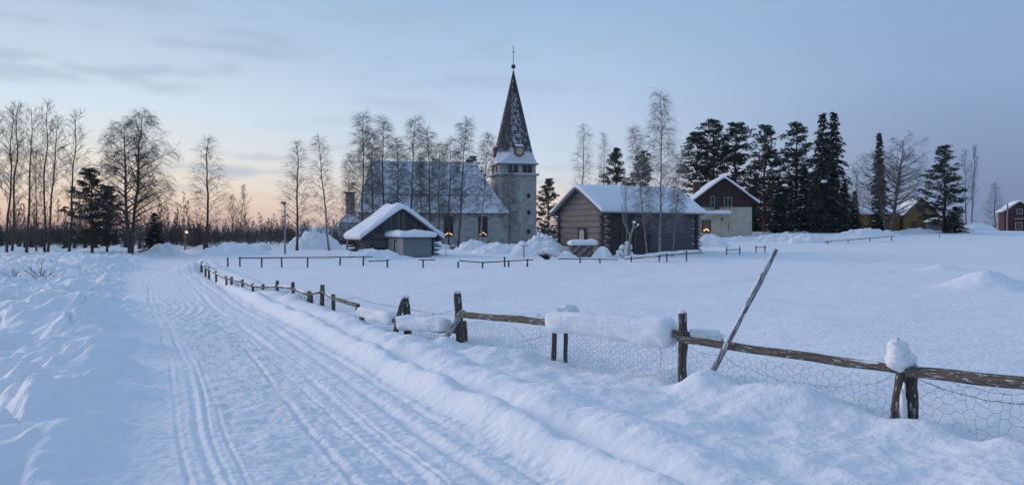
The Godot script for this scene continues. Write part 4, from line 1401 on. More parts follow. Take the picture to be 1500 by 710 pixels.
# a window in the plane of local x (turned): pane, frame round it, bars, sill
func window(parent: Node3D, c: Vector3, w: float, h: float, turn: float, frame: Material, bars_x := 1, bars_y := 1, fw := 0.10, pane: Material = null) -> Node3D:
	var o := Node3D.new()
	o.name = "window"
	o.position = c
	o.rotation.y = turn
	parent.add_child(o, true)
	box_part(o, "pane", Vector3(0, 0, 0.012), Vector3(w, h, 0.02), pane if pane else M.glass, 0.0)
	var mb := MB.new()
	for s in [-1.0, 1.0]:
		mb.box(Vector3(s * (w + fw) * 0.5, 0, 0.06), Vector3(fw, h + 2 * fw, 0.12), 0.01)
		mb.box(Vector3(0, s * (h + fw) * 0.5, 0.058), Vector3(w, fw, 0.11), 0.01)
	part("frame", mb, frame, o)
	mb = MB.new()
	for i in bars_x:
		mb.box(Vector3(w * ((i + 1.0) / (bars_x + 1) - 0.5), 0, 0.04), Vector3(0.05, h, 0.03))
	for i in bars_y:
		mb.box(Vector3(0, h * ((i + 1.0) / (bars_y + 1) - 0.5), 0.043), Vector3(w, 0.045, 0.03))
	if bars_x + bars_y > 0:
		part("glazing_bar", mb, frame, o)
	return o

func roof_boards(parent: Node3D, length: float, half: float, rise: float, ridge: float, mat: Material, thick := 0.1) -> MeshInstance3D:
	var mb := MB.new()
	for s in [-1.0, 1.0]:
		var a := Vector3(0, ridge, 0)
		var b := Vector3(0, ridge - rise, half * s)
		var d := (b - a).normalized()
		var nn := Vector3(0, d.z * s, -d.y * s).normalized()
		if nn.y < 0:
			nn = -nn
		var bs := Basis(Vector3.RIGHT, nn, Vector3.RIGHT.cross(nn))
		mb.box((a + b) * 0.5 - nn * thick * 0.52, Vector3(length, thick, a.distance_to(b) - 0.01), 0.0, bs)
	return part("roof", mb, mat, parent)

func candle_arch(at: Vector3, turn: float, w: float, label: String, bulbs := 5) -> void:
	var o := thing("candle_arch", label, "candle arch", at, turn, "electric candle arches in windows")
	var mb := MB.new()
	for s in [-1.0, 1.0]:
		mb.bar(Vector3(0, w * 0.34, 0), Vector3(s * w * 0.5, 0.03, 0), 0.025, 0.03)
	mb.box(Vector3(0, 0.02, 0), Vector3(w, 0.04, 0.10))
	part("stand", mb, M.frame_brown, o)
	for i in bulbs:
		var u := (i - (bulbs - 1) * 0.5) / ((bulbs - 1) * 0.5)
		var b := MB.new()
		b.tube(pv([Vector3.ZERO, Vector3(0, 0.05, 0), Vector3(0, 0.13, 0), Vector3(0, 0.17, 0)]), pf([0.022, 0.034, 0.03, 0.008]), 8)
		part("candle_bulb", b, M.candle, o, Vector3(u * w * 0.5, w * 0.34 * (1.0 - absf(u)) + 0.06, 0))
	var l := OmniLight3D.new()
	l.name = "candle_glow"
	l.light_color = Color(1.0, 0.62, 0.28)
	l.light_energy = 0.008
	l.light_size = 0.1
	l.omni_range = 12.0
	l.omni_attenuation = 2.0
	l.shadow_enabled = true
	o.add_child(l)
	l.position = Vector3(0, w * 0.25, 0.25)

func make_big_barn() -> void:
	var turn := deg_to_rad(32.0)
	var L := 10.4
	var W := 6.0
	var pos := anchored(Vector3(7.35, 0, -65.00), Vector3(-L / 2, 0, W / 2), turn)
	var b := thing("log_barn", "big weathered log barn with a snowy gabled roof and tan end wall", "barn", pos + Vector3(0, -0.15, 0), turn)
	var eave := 3.95
	var ridge := 5.85
	var slope := (ridge - eave) / (W / 2)
	var lh := 0.165
	var rect := func(_y: float) -> Array: return [-W / 2 - 0.03, W / 2 + 0.03]
	var gab := func(y: float) -> Array:
		if y < eave:
			return rect.call(y)
		var hw: float = (ridge - y) / slope
		return [-hw, hw]
	rng.seed = 31
	tag(log_wall(b, "gable_wall", Vector3(-L / 2, 0, 0), -PI / 2, 0.0, ridge, lh, gab, [M.log_warm, M.log_pale, M.log_pale, M.log_warm]), "tan weathered log gable")
	log_wall(b, "gable_wall", Vector3(L / 2, 0, 0), PI / 2, 0.0, ridge, lh, gab, [M.log_dark, M.log_grey])
	var split := -L / 2 + 5.0
	tag(log_wall(b, "side_wall", Vector3(0, lh * 0.5, W / 2), 0.0, -lh * 0.5, eave - lh * 0.5, lh, func(_y): return [-L / 2 - 0.03, split], [M.log_dark]), "near-black half of the long wall")
	log_wall(b, "side_wall", Vector3(0, lh * 0.5, W / 2), 0.0, -lh * 0.5, eave - lh * 0.5, lh, func(_y): return [split + 0.02, L / 2 + 0.03], [M.log_grey])
	log_wall(b, "side_wall", Vector3(0, lh * 0.5, -W / 2), 0.0, -lh * 0.5, eave - lh * 0.5, lh, func(_y): return [-L / 2 - 0.03, L / 2 + 0.03], [M.log_dark])
	for x in [-L / 2 + 0.28, split, L / 2 - 0.1]:
		stake(b, Vector3(x, 0, W / 2 + 0.14), Vector3(x, eave - 0.1, W / 2 + 0.14), 0.055, x, M.log_grey if x < 0 else M.log_dark, "batten", 1.0, 7).position = Vector3(x, 0, W / 2 + 0.14)
	for cx in [-1.0, 1.0]:
		for cz in [-1.0, 1.0]:
			box_part(b, "corner_post", Vector3(cx * (L / 2 + 0.02), eave / 2, cz * (W / 2 + 0.02)), Vector3(0.24, eave, 0.24), M.log_dark, 0.02)
	# doors
	var d := Node3D.new()
	d.name = "door"
	d.position = Vector3(-L / 2 - 0.13, 0.75, 0.15)
	d.rotation.y = -PI / 2
	b.add_child(d, true)
	for s in [-0.16, 0.68]:
		box_part(d, "jamb", Vector3(s, 0.82, 0.05), Vector3(0.12, 1.72, 0.14), M.log_dark)
	for i in 3:
		box_part(d, "plank", Vector3(0.02 + i * 0.24, 0.80, 0.04), Vector3(0.225, 1.58, 0.04), M.board_pale, 0.008)
	box_part(d, "lintel", Vector3(0, 1.72, 0.03), Vector3(1.25, 0.12, 0.10), M.log_dark)
	var d2 := Node3D.new()
	d2.name = "door"
	d2.position = Vector3(-L / 2 + 2.6, 0.2, W / 2 + 0.12)
	b.add_child(d2, true)
	for i in 5:
		box_part(d2, "plank", Vector3(-0.5 + i * 0.25, 1.05, 0), Vector3(0.24, 2.1, 0.05), M.log_dark if i % 2 else M.board_brown, 0.01)
	for s in [-0.7, 0.7]:
		box_part(d2, "jamb", Vector3(s, 1.1, 0.02), Vector3(0.13, 2.3, 0.09), M.log_grey)
	var ov := 0.55
	var half := W / 2 + ov
	var roof := roof_boards(b, L + 1.1, half, slope * half, ridge + 0.14, M.log_grey)
	part("roof_snow", gable_snow(L + 1.15, half + 0.04, slope * half, ridge + 0.15, 0.30, 0.26, 3.0), M.cap, roof)
	for s in [-1.0, 1.0]:
		var mb := MB.new()
		mb.bar(Vector3(-L / 2 - 0.52, ridge + 0.0, 0), Vector3(-L / 2 - 0.52, ridge - slope * half + 0.02, half * s), 0.16, 0.05)
		part("barge_board", mb, M.log_grey, b)

func make_small_barn() -> void:
	var turn := deg_to_rad(-62.0)
	var L := 3.4
	var W := 5.6
	var pos := anchored(Vector3(-9.42, 0, -68.00), Vector3(L / 2, 0, 0), turn)
	var b := thing("log_shed", "low dark log barn with a thick snow roof, in front of the church", "barn", pos + Vector3(0, -0.1, 0), turn)
	var eave := 2.0
	var ridge := 4.05
	var slope := (ridge - eave) / (W / 2)
	var lh := 0.2
	var gab := func(y: float) -> Array:
		if y < eave:
			return [-W / 2 - 0.15, W / 2 + 0.15]
		var hw: float = (ridge - y) / slope
		return [-hw, hw]
	rng.seed = 32
	log_wall(b, "gable_wall", Vector3(L / 2, 0, 0), PI / 2, 0.0, eave, lh, gab, [M.log_grey, M.log_dark, M.log_grey])
	log_wall(b, "gable_wall", Vector3(-L / 2, 0, 0), -PI / 2, 0.0, ridge, lh, gab, [M.log_dark])
	tag(log_wall(b, "side_wall", Vector3(0, lh / 2, W / 2), 0.0, -lh / 2, eave, lh, func(_y): return [-L / 2 - 0.15, L / 2 + 0.15], [M.log_warm, M.log_dark]), "brownish log side wall")
	log_wall(b, "side_wall", Vector3(0, lh / 2, -W / 2), 0.0, -lh / 2, eave, lh, func(_y): return [-L / 2 - 0.15, L / 2 + 0.15], [M.log_dark])
	for cx in [-1.0, 1.0]:
		for cz in [-1.0, 1.0]:
			box_part(b, "corner_post", Vector3(cx * (L / 2 + 0.02), eave / 2, cz * (W / 2 + 0.02)), Vector3(0.22, eave, 0.22), M.log_grey, 0.02)
	boards(b, "gable_board", Vector3(L / 2 + 0.05, 0, 0), PI / 2, W, 0.22, func(x): return [eave - 0.05, maxf(eave - 0.05, ridge - absf(x) * slope - 0.05)], [M.log_dark, M.log_grey, M.log_dark])
	var half := W / 2 + 0.85
	var roof := roof_boards(b, L + 0.9, half, slope * half, ridge + 0.1, M.log_dark)
	part("roof_snow", gable_snow(L + 1.0, half + 0.05, slope * half, ridge + 0.11, 0.50, 0.42, 5.0), M.cap, roof)
	# lean-to in front of the gable
	var st := deg_to_rad(28.0)
	var sp := anchored(Vector3(-8.76, 0, -64.40), Vector3(-1.22, 0, 1.9), st)
	var s := thing("board_shed", "small grey board shed with a flat snow cushion against the low barn", "shed", sp + Vector3(0, -0.1, 0), st)
	boards(s, "board", Vector3(0, 0, 1.9), 0.0, 2.44, 0.15, func(_x): return [0.0, 1.6], [M.board_grey])
	boards(s, "board", Vector3(1.22, 0, 0), PI / 2, 3.8, 0.2, func(_x): return [0.0, 1.6], [M.board_grey])
	boards(s, "board", Vector3(-1.22, 0, 0), -PI / 2, 3.8, 0.19, func(x): return [0.0 if absf(x - 0.2) > 0.45 else 1.45, 1.6], [M.board_pale])
	box_part(s, "door", Vector3(-1.26, 0.70, 0.45), Vector3(0.04, 1.36, 0.42), M.board_pale, 0.01)
	var r := box_part(s, "roof", Vector3(0, 1.66, 0), Vector3(2.85, 0.08, 4.3), M.log_grey)
	part("roof_snow", slab_snow(2.95, 4.4, 0.52, 0.40, 0.0, 7.0), M.cap, r, Vector3(0, 0.045, 0))

func spire_mesh() -> MB:
	var mb := MB.new()
	var rings := [[14.15, 3.78, 0.0], [14.55, 3.62, 0.35], [15.3, 3.50, 0.75], [16.2, 3.32, 1.0], [20.0, 2.49, 1.0], [25.0, 1.41, 1.0], [29.0, 0.55, 1.0], [31.4, 0.06, 1.0]]
	for f in 8:
		for i in rings.size() - 1:
			var q := []
			var us := []
			for c in [[i, 0], [i, 1], [i + 1, 1], [i + 1, 0]]:
				var rg: Array = rings[c[0]]
				var an := deg_to_rad(45.0 * (f + c[1]) - 22.5)
				var half: float = rg[1]
				var oc: Vector2 = Vector2(sin(an), cos(an)) * half / cos(PI / 8)
				# the octagon's corners meet in pairs at the corners of the square eaves
				var diag := Vector2(signf(oc.x), signf(oc.y)) * half
				var p: Vector2 = diag.lerp(oc, rg[2])
				q.append(Vector3(p.x, rg[0], p.y))
				us.append(Vector2((f + c[1]) / 8.0, 1.0 - (rg[0] - 14.15) / 17.25))
			var mid := Vector3(q[0].x + q[1].x, 1.2, q[0].z + q[1].z)
			var b := mb.v.size()
			var nn: Vector3 = (q[2] - q[0]).cross(q[3] - q[1]).normalized()
			var rev := nn.dot(mid) < 0.0
			for k in 4:
				mb.v.append(q[k])
				mb.n.append(-nn if rev else nn)
				mb.uv.append(us[k])
			if rev:
				mb.ix.append_array(PackedInt32Array([b, b + 1, b + 2, b, b + 2, b + 3]))
			else:
				mb.ix.append_array(PackedInt32Array([b, b + 2, b + 1, b, b + 3, b + 2]))
	return mb

func disc(r: float, depth: float, n := 24) -> MB:
	var mb := MB.new()
	mb.tube(pv([Vector3(0, 0, 0), Vector3(0, 0, depth)]), pf([r, r]), n)
	return mb

func make_church() -> void:
	var turn := deg_to_rad(13.0)
	var c := thing("church", "pale church with a snowy hipped roof and a pointed bell tower", "church", Vector3(0.25, 0, -146), turn)
	# nave
	var x0 := -27.6
	var x1 := -2.8
	var zf := 7.0
	var ev := 5.25
	var rd := 14.5
	box_part(c, "nave_wall", Vector3((x0 + x1) / 2, ev / 2 - 0.5, 0), Vector3(x1 - x0, ev + 1.0, zf * 2), M.plaster, 0.05)
	var mb := MB.new()
	var a0 := Vector3(x0 - 0.45, ev, zf + 0.55)
	var a1 := Vector3(x1 + 0.45, ev, zf + 0.55)
	var r0 := Vector3(-25.6, rd, 0)
	var r1 := Vector3(-7.0, rd, 0)
	var flipz := Vector3(1, 1, -1)
	for s in [0, 1]:
		var p := PackedVector3Array()
		for j in 15:
			var t := 1.0 - j / 14.0
			for i in 41:
				var u := i / 40.0
				var q := a0.lerp(a1, u).lerp(r0.lerp(r1, u), t)
				# the slope is slightly hollow and the snow lies unevenly
				q.y -= 0.35 * sin(PI * t)
				var keep := 0.0 if i in [0, 40] or j in [0, 14] else 1.0
				q += Vector3(0, 0.10, 0.06) * lump.get_noise_2d(u * 12.0, t * 6.0 + s * 9.0) * keep
				p.append(q * (flipz if s == 1 else Vector3.ONE))
		mb.grid(p, 41, 15, s == 1)
	for e in [[a0, r0], [a1, r1]]:
		var p := PackedVector3Array()
		for j in 15:
			var t := 1.0 - j / 14.0
			for i in 11:
				var q: Vector3 = (e[0] as Vector3).lerp(e[1], t)
				q.z *= 1.0 - i / 5.0
				q.y -= 0.35 * sin(PI * t)
				q.x += (0.9 if e[0] == a0 else -0.9) * sin(PI * t) * 0.6
				p.append(q)
		mb.grid(p, 11, 15, e[0] == a0)
	mb.poly([a0 * Vector3(1, 1, 1), a1, a1 * flipz, a0 * flipz], Vector3.DOWN)
	var roof := part("roof", mb, M.thin_snow, c)
	mb = MB.new()
	mb.box(Vector3((x0 + x1) / 2, 8.42, 4.95), Vector3(19.5, 0.10, 0.12))
	part("snow_guard", mb, M.dark_metal, roof)
	mb = MB.new()
	mb.box(Vector3((x0 + x1) / 2, ev - 0.08, zf + 0.50), Vector3(x1 - x0 + 0.9, 0.16, 0.14), 0.02)
	part("gutter", mb, M.dark_metal, roof)
	for x in [-24.7, -18.8, -12.9, -7.0]:
		window(c, Vector3(x, 2.95, zf + 0.005), 1.25, 3.1, 0.0, M.frame_brown, 1, 3, 0.16)
	# tower
	box_part(c, "tower_wall", Vector3(0, 5.6, 0), Vector3(6.9, 13.0, 6.9), M.plaster, 0.06)
	for h in [2.1, 5.5, 8.5]:
		window(c, Vector3(2.0, h, 3.455), 0.45, 0.65, 0.0, M.dark, 0, 0, 0.06)
	box_part(c, "cornice", Vector3(0, 12.22, 0), Vector3(7.75, 0.30, 7.75), M.plaster, 0.08)
	var cs := part("cornice_snow", slab_snow(7.6, 7.6, 0.10, 0.10, 0.0, 9.0), M.cap, c, Vector3(0, 12.372, 0))
	cs.name = "cornice_snow"
	box_part(c, "belfry", Vector3(0, 13.2, 0), Vector3(6.7, 1.95, 6.7), M.plaster, 0.05)
	for w in [[-1.35, 0.72], [-0.35, 0.72], [1.75, 1.75]]:
		window(c, Vector3(w[0], 13.25, 3.355), w[1], 1.42, 0.0, M.trim, 1 if w[1] > 1.0 else 0, 0, 0.08)
	for z in [-1.6, 1.4]:
		window(c, Vector3(-3.355, 13.25, z), 1.1, 1.42, -PI / 2, M.trim, 1, 0, 0.08)
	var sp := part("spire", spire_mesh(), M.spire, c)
	box_part(sp, "eaves", Vector3(0, 14.08, 0), Vector3(7.5, 0.12, 7.5), M.dark_metal, 0.02)
	rng.seed = 41
	for k in 8:
		var t := 0.42 + k * 0.065
		var y := 14.15 + 17.25 * t
		var rr := 3.32 * (31.45 - y) / 15.25 / cos(PI / 8)
		var an := deg_to_rad(-67.5 + 45.0)
		box_part(sp, "roof_hook", Vector3(sin(an) * (rr + 0.05), y, cos(an) * (rr + 0.05)), Vector3(0.18, 0.30, 0.18), M.trim, 0.03)
	for k in 2:
		var d := Node3D.new()
		d.name = "clock_dormer"
		d.rotation.y = 0.0 if k == 0 else -PI / 2
		c.add_child(d, true)
		d.position = Basis(Vector3.UP, d.rotation.y) * Vector3(0.25, 16.35, 3.0)
		part("housing", disc(0.92, 0.75), M.clock_rim, d)
		var f := part("clock_face", disc(0.68, 0.06), M.clock, d, Vector3(0, 0, 0.75))
		f.name = "clock_face"
		mb = MB.new()
		for i in 12:
			var an := TAU * i / 12.0
			mb.box(Vector3(sin(an) * 0.56, cos(an) * 0.56, 0.82), Vector3(0.07, 0.14, 0.02), 0.0, Basis(Vector3.BACK, -an))
		part("hour_mark", mb, M.dark, d).set_meta("kind", "stuff")
		mb = MB.new()
		mb.bar(Vector3(0, 0, 0.85), Vector3(0.30, -0.18, 0.85), 0.07, 0.02)
		mb.bar(Vector3(0, 0, 0.87), Vector3(-0.45, 0.22, 0.87), 0.05, 0.02)
		part("clock_hand", mb, M.dark, d)
		mb = MB.new()
		snow_roll(mb, Vector3(0, 0.98, -0.5), Vector3(0, 1.02, 0.85), 1.35, 0.34, 0.40, 90.0 + k, 0.2)
		part("snow_cap", mb, M.cap, d)
	mb = MB.new()
	blob(mb, Vector3(0, 32.0, 0), Vector3(0.42, 0.42, 0.42), 1.0, 0.0, 16, 10)
	part("ball", mb, M.dark_metal, c)
	mb = MB.new()
	mb.box(Vector3(0, 33.8, 0), Vector3(0.10, 4.0, 0.10), 0.02)
	mb.box(Vector3(0, 34.6, 0), Vector3(0.6, 0.10, 0.09), 0.02)
	part("cross", mb, M.dark_metal, c)
	# vestry at the left end, with its square turret
	box_part(c, "vestry_wall", Vector3(-29.3, 1.6, 2.4), Vector3(3.6, 4.0, 6.0), M.plaster, 0.04)
	mb = MB.new()
	var top := Vector3(-28.6, 6.2, 2.4)
	var cs4 := [Vector3(-31.4, 3.6, 5.7), Vector3(-27.5, 3.6, 5.7), Vector3(-27.5, 3.6, -0.9), Vector3(-31.4, 3.6, -0.9)]
	for i in 4:
		mb.poly([cs4[i], cs4[(i + 1) % 4], top], (cs4[i] + cs4[(i + 1) % 4]) * 0.5 - Vector3(-29.4, 3.0, 2.4))
	mb.poly(cs4, Vector3.DOWN)
	part("vestry_roof", mb, M.thin_snow, c)
	var tur := box_part(c, "turret", Vector3(-29.2, 6.4, 3.2), Vector3(1.5, 4.4, 1.5), M.turret, 0.03)
	box_part(tur, "turret_cap", Vector3(0, 2.3, 0), Vector3(2.0, 0.22, 2.0), M.dark_metal, 0.04)
	window(c, Vector3(-29.3, 2.0, 5.405), 0.7, 1.3, 0.0, M.frame_brown, 1, 1, 0.08)
	# candle arches on the two visible sills
	var bs := Basis(Vector3.UP, turn)
	candle_arch(Vector3(0.25, 0, -146) + bs * Vector3(-12.9, 1.45, zf + 0.10), turn, 1.05, "glowing candle arch in the left lit church window", 7)
	candle_arch(Vector3(0.25, 0, -146) + bs * Vector3(-7.0, 1.45, zf + 0.10), turn, 1.05, "glowing candle arch in the church window nearest the tower")

func make_white_house() -> void:
	var turn := deg_to_rad(-95.0)
	var L := 9.0
	var W := 7.8
	var front: Vector3 = Vector3(29.50, 0, -112.00)
	var pos := anchored(Vector3(front.x, 1.25, front.z), Vector3(L / 2, 0, 0), turn)
	var h := thing("white_house", "white plastered house with a dark wooden gable, snowy balcony and lit window", "house", pos, turn)
	var ev := 5.2
	var rd := 8.2
	var slope := (rd - ev) / (W / 2)
	box_part(h, "wall", Vector3(0, ev / 2 - 0.75, 0), Vector3(L, ev + 1.5, W), M.cream, 0.04)
	boards(h, "gable_board", Vector3(L / 2 + 0.03, 0, 0), PI / 2, W + 0.04, 0.24, func(x): return [4.25, rd - absf(x) * slope - 0.03], [M.board_brown])
	var mb := MB.new()
	for s in [-1.0, 1.0]:
		mb.poly([Vector3(s * (L / 2 - 0.02), ev, -W / 2), Vector3(s * (L / 2 - 0.02), ev, W / 2), Vector3(s * (L / 2 - 0.02), rd, 0)], Vector3(s, 0, 0))
	part("gable", mb, M.board_brown, h)
	var half := W / 2 + 0.85
	var roof := roof_boards(h, L + 1.3, half, slope * half, rd + 0.13, M.board_brown, 0.12)
	part("roof_snow", gable_snow(L + 1.4, half + 0.04, slope * half, rd + 0.14, 0.34, 0.28, 11.0), M.cap, roof)
	var ch := box_part(h, "chimney", Vector3(-3.2, rd - 1.25, 2.6), Vector3(0.8, 2.3, 0.95), M.brick, 0.02)
	box_part(ch, "chimney_cap", Vector3(0, 1.21, 0), Vector3(1.0, 0.12, 1.15), M.dark_metal, 0.02)
	mb = MB.new()
	blob(mb, Vector3(0, 1.36, 0), Vector3(0.48, 0.2, 0.55), 3.0, 0.25)
	part("snow_cap", mb, M.cap, ch)
	var fx := L / 2 + 0.01
	window(h, Vector3(fx, 1.55, 2.35), 0.95, 1.5, PI / 2, M.frame_brown, 0, 0, 0.12, M.room)
	window(h, Vector3(fx + 0.05, 4.95, 1.5), 0.45, 1.5, PI / 2, M.trim, 0, 1, 0.07)
	window(h, Vector3(fx + 0.05, 4.95, -0.6), 0.95, 1.15, PI / 2, M.trim, 1, 0, 0.07)
	window(h, Vector3(fx, -0.15, 0.9), 0.85, 0.3, PI / 2, M.frame_brown, 0, 0, 0.06)
	var dr := box_part(h, "balcony_door", Vector3(fx + 0.06, 4.75, 0.85), Vector3(0.06, 1.9, 0.62), M.frame_brown, 0.01)
	box_part(dr, "pane", Vector3(0.035, 0.3, 0), Vector3(0.02, 1.0, 0.4), M.glass, 0.0)
	var bal := box_part(h, "balcony", Vector3(fx + 0.55, 3.25, 0.75), Vector3(1.1, 0.18, 3.1), M.cream, 0.03)
	part("snow_cap", slab_snow(1.1, 3.2, 0.48, 0.22, 0.0, 13.0), M.cap, bal, Vector3(0, 0.095, 0))
	mb = MB.new()
	for z in [-1.5, -0.75, 0.0, 0.75, 1.5]:
		mb.box(Vector3(0.5, 0.55, z), Vector3(0.05, 1.0, 0.05))
	mb.box(Vector3(0.5, 1.05, 0), Vector3(0.06, 0.06, 3.1))
	part("railing", mb, M.dark_metal, bal)
	mb = MB.new()
	mb.bar(Vector3(fx + 0.06, 2.2, -0.7), Vector3(fx + 0.06, 1.2, -0.7), 0.06, 0.06)
	mb.box(Vector3(fx + 0.12, 2.6, 0.2), Vector3(0.2, 0.25, 0.25), 0.02)
	part("wall_lamp", mb, M.dark_metal, h)
	var bs := Basis(Vector3.UP, turn)
	candle_arch(pos + bs * Vector3(fx + 0.09, 0.83, 2.35), turn + PI / 2, 0.62, "glowing candle arch in the white house's ground-floor window")

func plank_house(called: String, label: String, pos: Vector3, turn: float, L: float, W: float, ev: float, rd: float, mat: Material, snow: float, sd: float) -> Node3D:
	var h := thing(called, label, "house", pos, turn)
	var slope := (rd - ev) / (W / 2)
	box_part(h, "core", Vector3(0, ev / 2 - 0.4, 0), Vector3(L, ev + 0.8, W), mat, 0.0)
	var gh_ := func(x): return [-0.6, minf(ev, rd) if absf(x) > W / 2 else rd - absf(x) * slope - 0.03]
	boards(h, "board", Vector3(L / 2 + 0.03, 0, 0), PI / 2, W, 0.34, gh_, [mat])
	boards(h, "board", Vector3(0, 0, W / 2 + 0.03), 0.0, L, 0.36, func(_x): return [-0.6, ev], [mat])
	var half := W / 2 + 0.5
	var roof := roof_boards(h, L + 0.8, half, slope * half, rd + 0.12, M.board_brown)
	part("roof_snow", gable_snow(L + 0.9, half + 0.04, slope * half, rd + 0.13, snow, 0.25, sd), M.cap, roof)
	return h

func make_right_houses() -> void:
	# yellow house: gabled end towards the field, long wing to the left, porch roof to the right
	var p: Vector3 = on_ground(Vector3(74.43, 0, -146.00))
	var t := deg_to_rad(-100.0)
	var y := plank_house("yellow_house", "yellow wooden house with a steep gable half hidden by trees", anchored(p + Vector3(0, -0.2, 0), Vector3(3.5, 0, 0), t), t, 7.0, 5.2, 3.3, 6.1, M.board_yellow, 0.25, 17.0)
	window(y, Vector3(3.55, 4.25, 0.1), 1.2, 1.2, PI / 2, M.frame_brown, 1, 0, 0.1)
	window(y, Vector3(3.55, 1.4, -1.2), 1.0, 1.3, PI / 2, M.frame_brown, 1, 0, 0.1)
	box_part(y, "door", Vector3(3.56, 1.0, 1.2), Vector3(0.06, 2.0, 0.9), M.frame_brown, 0.02)
	var w := Node3D.new()
	w.name = "wing"
	w.position = Vector3(-1.0, 0, 5.2)
	w.rotation.y = PI / 2
	y.add_child(w, true)
	box_part(w, "wall", Vector3(-2.2, 1.5, 0), Vector3(8.8, 3.8, 5.0), M.board_yellow, 0.02)
	part("roof_snow", gable_snow(9.6, 3.2, 1.9, 5.2, 0.3, 0.25, 19.0), M.cap, w, Vector3(-2.2, 0, 0))
	var pr := box_part(y, "porch_roof", Vector3(4.6, 2.5, -2.9), Vector3(2.4, 0.1, 5.2), M.board_brown)
	pr.rotation.x = 0.32
	part("roof_snow", slab_snow(2.5, 5.3, 0.35, 0.25, 0.0, 23.0), M.cap, pr, Vector3(0, 0.055, 0))
	box_part(y, "porch_wall", Vector3(4.4, 0.6, -2.6), Vector3(1.8, 3.2, 4.0), M.log_grey)
	# red house at the right edge
	var q: Vector3 = on_ground(Vector3(98.62, 0, -156.00))
	t = deg_to_rad(-112.0)
	var r := plank_house("red_house", "red wooden cottage with white window trim at the right edge", anchored(q + Vector3(0, -0.3, 0), Vector3(3.0, 0, 0), t), t, 6.0, 5.0, 4.2, 6.0, M.board_red, 0.25, 29.0)
	window(r, Vector3(3.05, 1.3, 0.1), 0.95, 1.2, PI / 2, M.trim, 1, 1, 0.12)
	window(r, Vector3(3.05, 4.1, 0.0), 0.8, 0.8, PI / 2, M.trim, 1, 0, 0.10)
	box_part(r, "string_board", Vector3(3.07, 2.7, 0.1), Vector3(0.06, 0.16, 1.5), M.trim)
	for s in [-1.0, 1.0]:
		box_part(r, "corner_board", Vector3(3.06, 1.9, s * 2.45), Vector3(0.08, 4.6, 0.16), M.board_red)
		var mb := MB.new()
		mb.bar(Vector3(3.42, 6.1, 0), Vector3(3.42, 6.1 - 0.72 * 3.0, s * 3.0), 0.18, 0.05)
		part("barge_board", mb, M.trim, r)
	# low house in the dip behind the heaps on the left
	var lp: Vector3 = on_ground(Vector3(-31.20, 0, -135.00))
	t = deg_to_rad(10.0)
	var l := plank_house("low_house", "low snowed-in house behind the leaning birch with a small chimney", lp + Vector3(0, -1.2, 0), t, 8.5, 6.0, 2.1, 3.6, M.board_brown, 0.4, 37.0)
	var ch := box_part(l, "chimney", Vector3(2.6, 3.9, 0), Vector3(0.9, 1.6, 0.9), M.brick, 0.02)
	box_part(ch, "chimney_cap", Vector3(0, 0.85, 0), Vector3(1.1, 0.12, 1.1), M.dark_metal, 0.02)

# ------------------------------------------------------------------ small things
func lamp_post(at: Vector3, high: float, arm: float, lit: bool, label: String) -> void:
	var o := thing("street_lamp", label, "street lamp", on_ground(at, -0.1), 0.0)
	var mb := MB.new()
	mb.tube(pv([Vector3.ZERO, Vector3(0, high * 0.5, 0), Vector3(0, high, 0)]), pf([0.10, 0.08, 0.06]), 10)
	part("pole", mb, M.metal, o)
	mb = MB.new()
	mb.tube(pv([Vector3(0, high - 0.05, 0), Vector3(arm * 0.5, high + 0.12, 0), Vector3(arm, high + 0.15, 0.1)]), pf([0.045, 0.04, 0.04]), 8)
	part("arm", mb, M.metal, o)
	var head := box_part(o, "lamp_head", Vector3(arm + 0.15, high + 0.03, 0.15), Vector3(0.6, 0.14, 0.3), M.metal, 0.05)
	mb = MB.new()
	blob(mb, Vector3.ZERO, Vector3(0.13, 0.10, 0.12), 2.0, 0.0, 14, 8)
	var bulb := part("lamp_bulb", mb, M.lamp if lit else M.glass, head, Vector3(0.05, -0.10, 0.05))
	if lit:
		var l := OmniLight3D.new()
		l.name = "lamp_light"
		l.light_color = Color(1.0, 0.82, 0.58)
		l.light_energy = 2.5
		l.light_size = 0.15
		l.omni_range = 40.0
		l.omni_attenuation = 2.0
		l.shadow_enabled = true
		o.add_child(l)
		l.position = head.position + Vector3(0.05, -0.10, 0.05)

func twiggy(called: String, label: String, at: Vector3, high: float, n: int, sd: int, mat: Material, thin: float) -> Node3D:
	var o := thing(called, label, "bush", on_ground(at, -0.05))
	rng.seed = sd
	var mb := MB.new()
	for i in n:
		var az := rnd(0, TAU)
		var e := rnd(0.5, 1.4)
		var l := high * rnd(0.5, 1.1)
		var bp := bend(Vector3(rnd(-0.3, 0.3), 0, rnd(-0.3, 0.3)) * high * 0.4, Vector3(cos(az) * cos(e), sin(e), sin(az) * cos(e)), l, -0.2, 5)
		mb.twig(bp, thin * 1.6, thin)
		for k in 5:
			var b := at_of(bp, rnd(0.3, 0.95))
			var d := ((bp[-1] - bp[0]).normalized() + Vector3(rnd(-0.8, 0.8), rnd(-0.3, 0.6), rnd(-0.8, 0.8))).normalized()
			mb.twig(bend(b, d, l * rnd(0.15, 0.4), 0.0, 3), thin, thin * 0.6)
	part("branches", mb, mat, o)
	return o

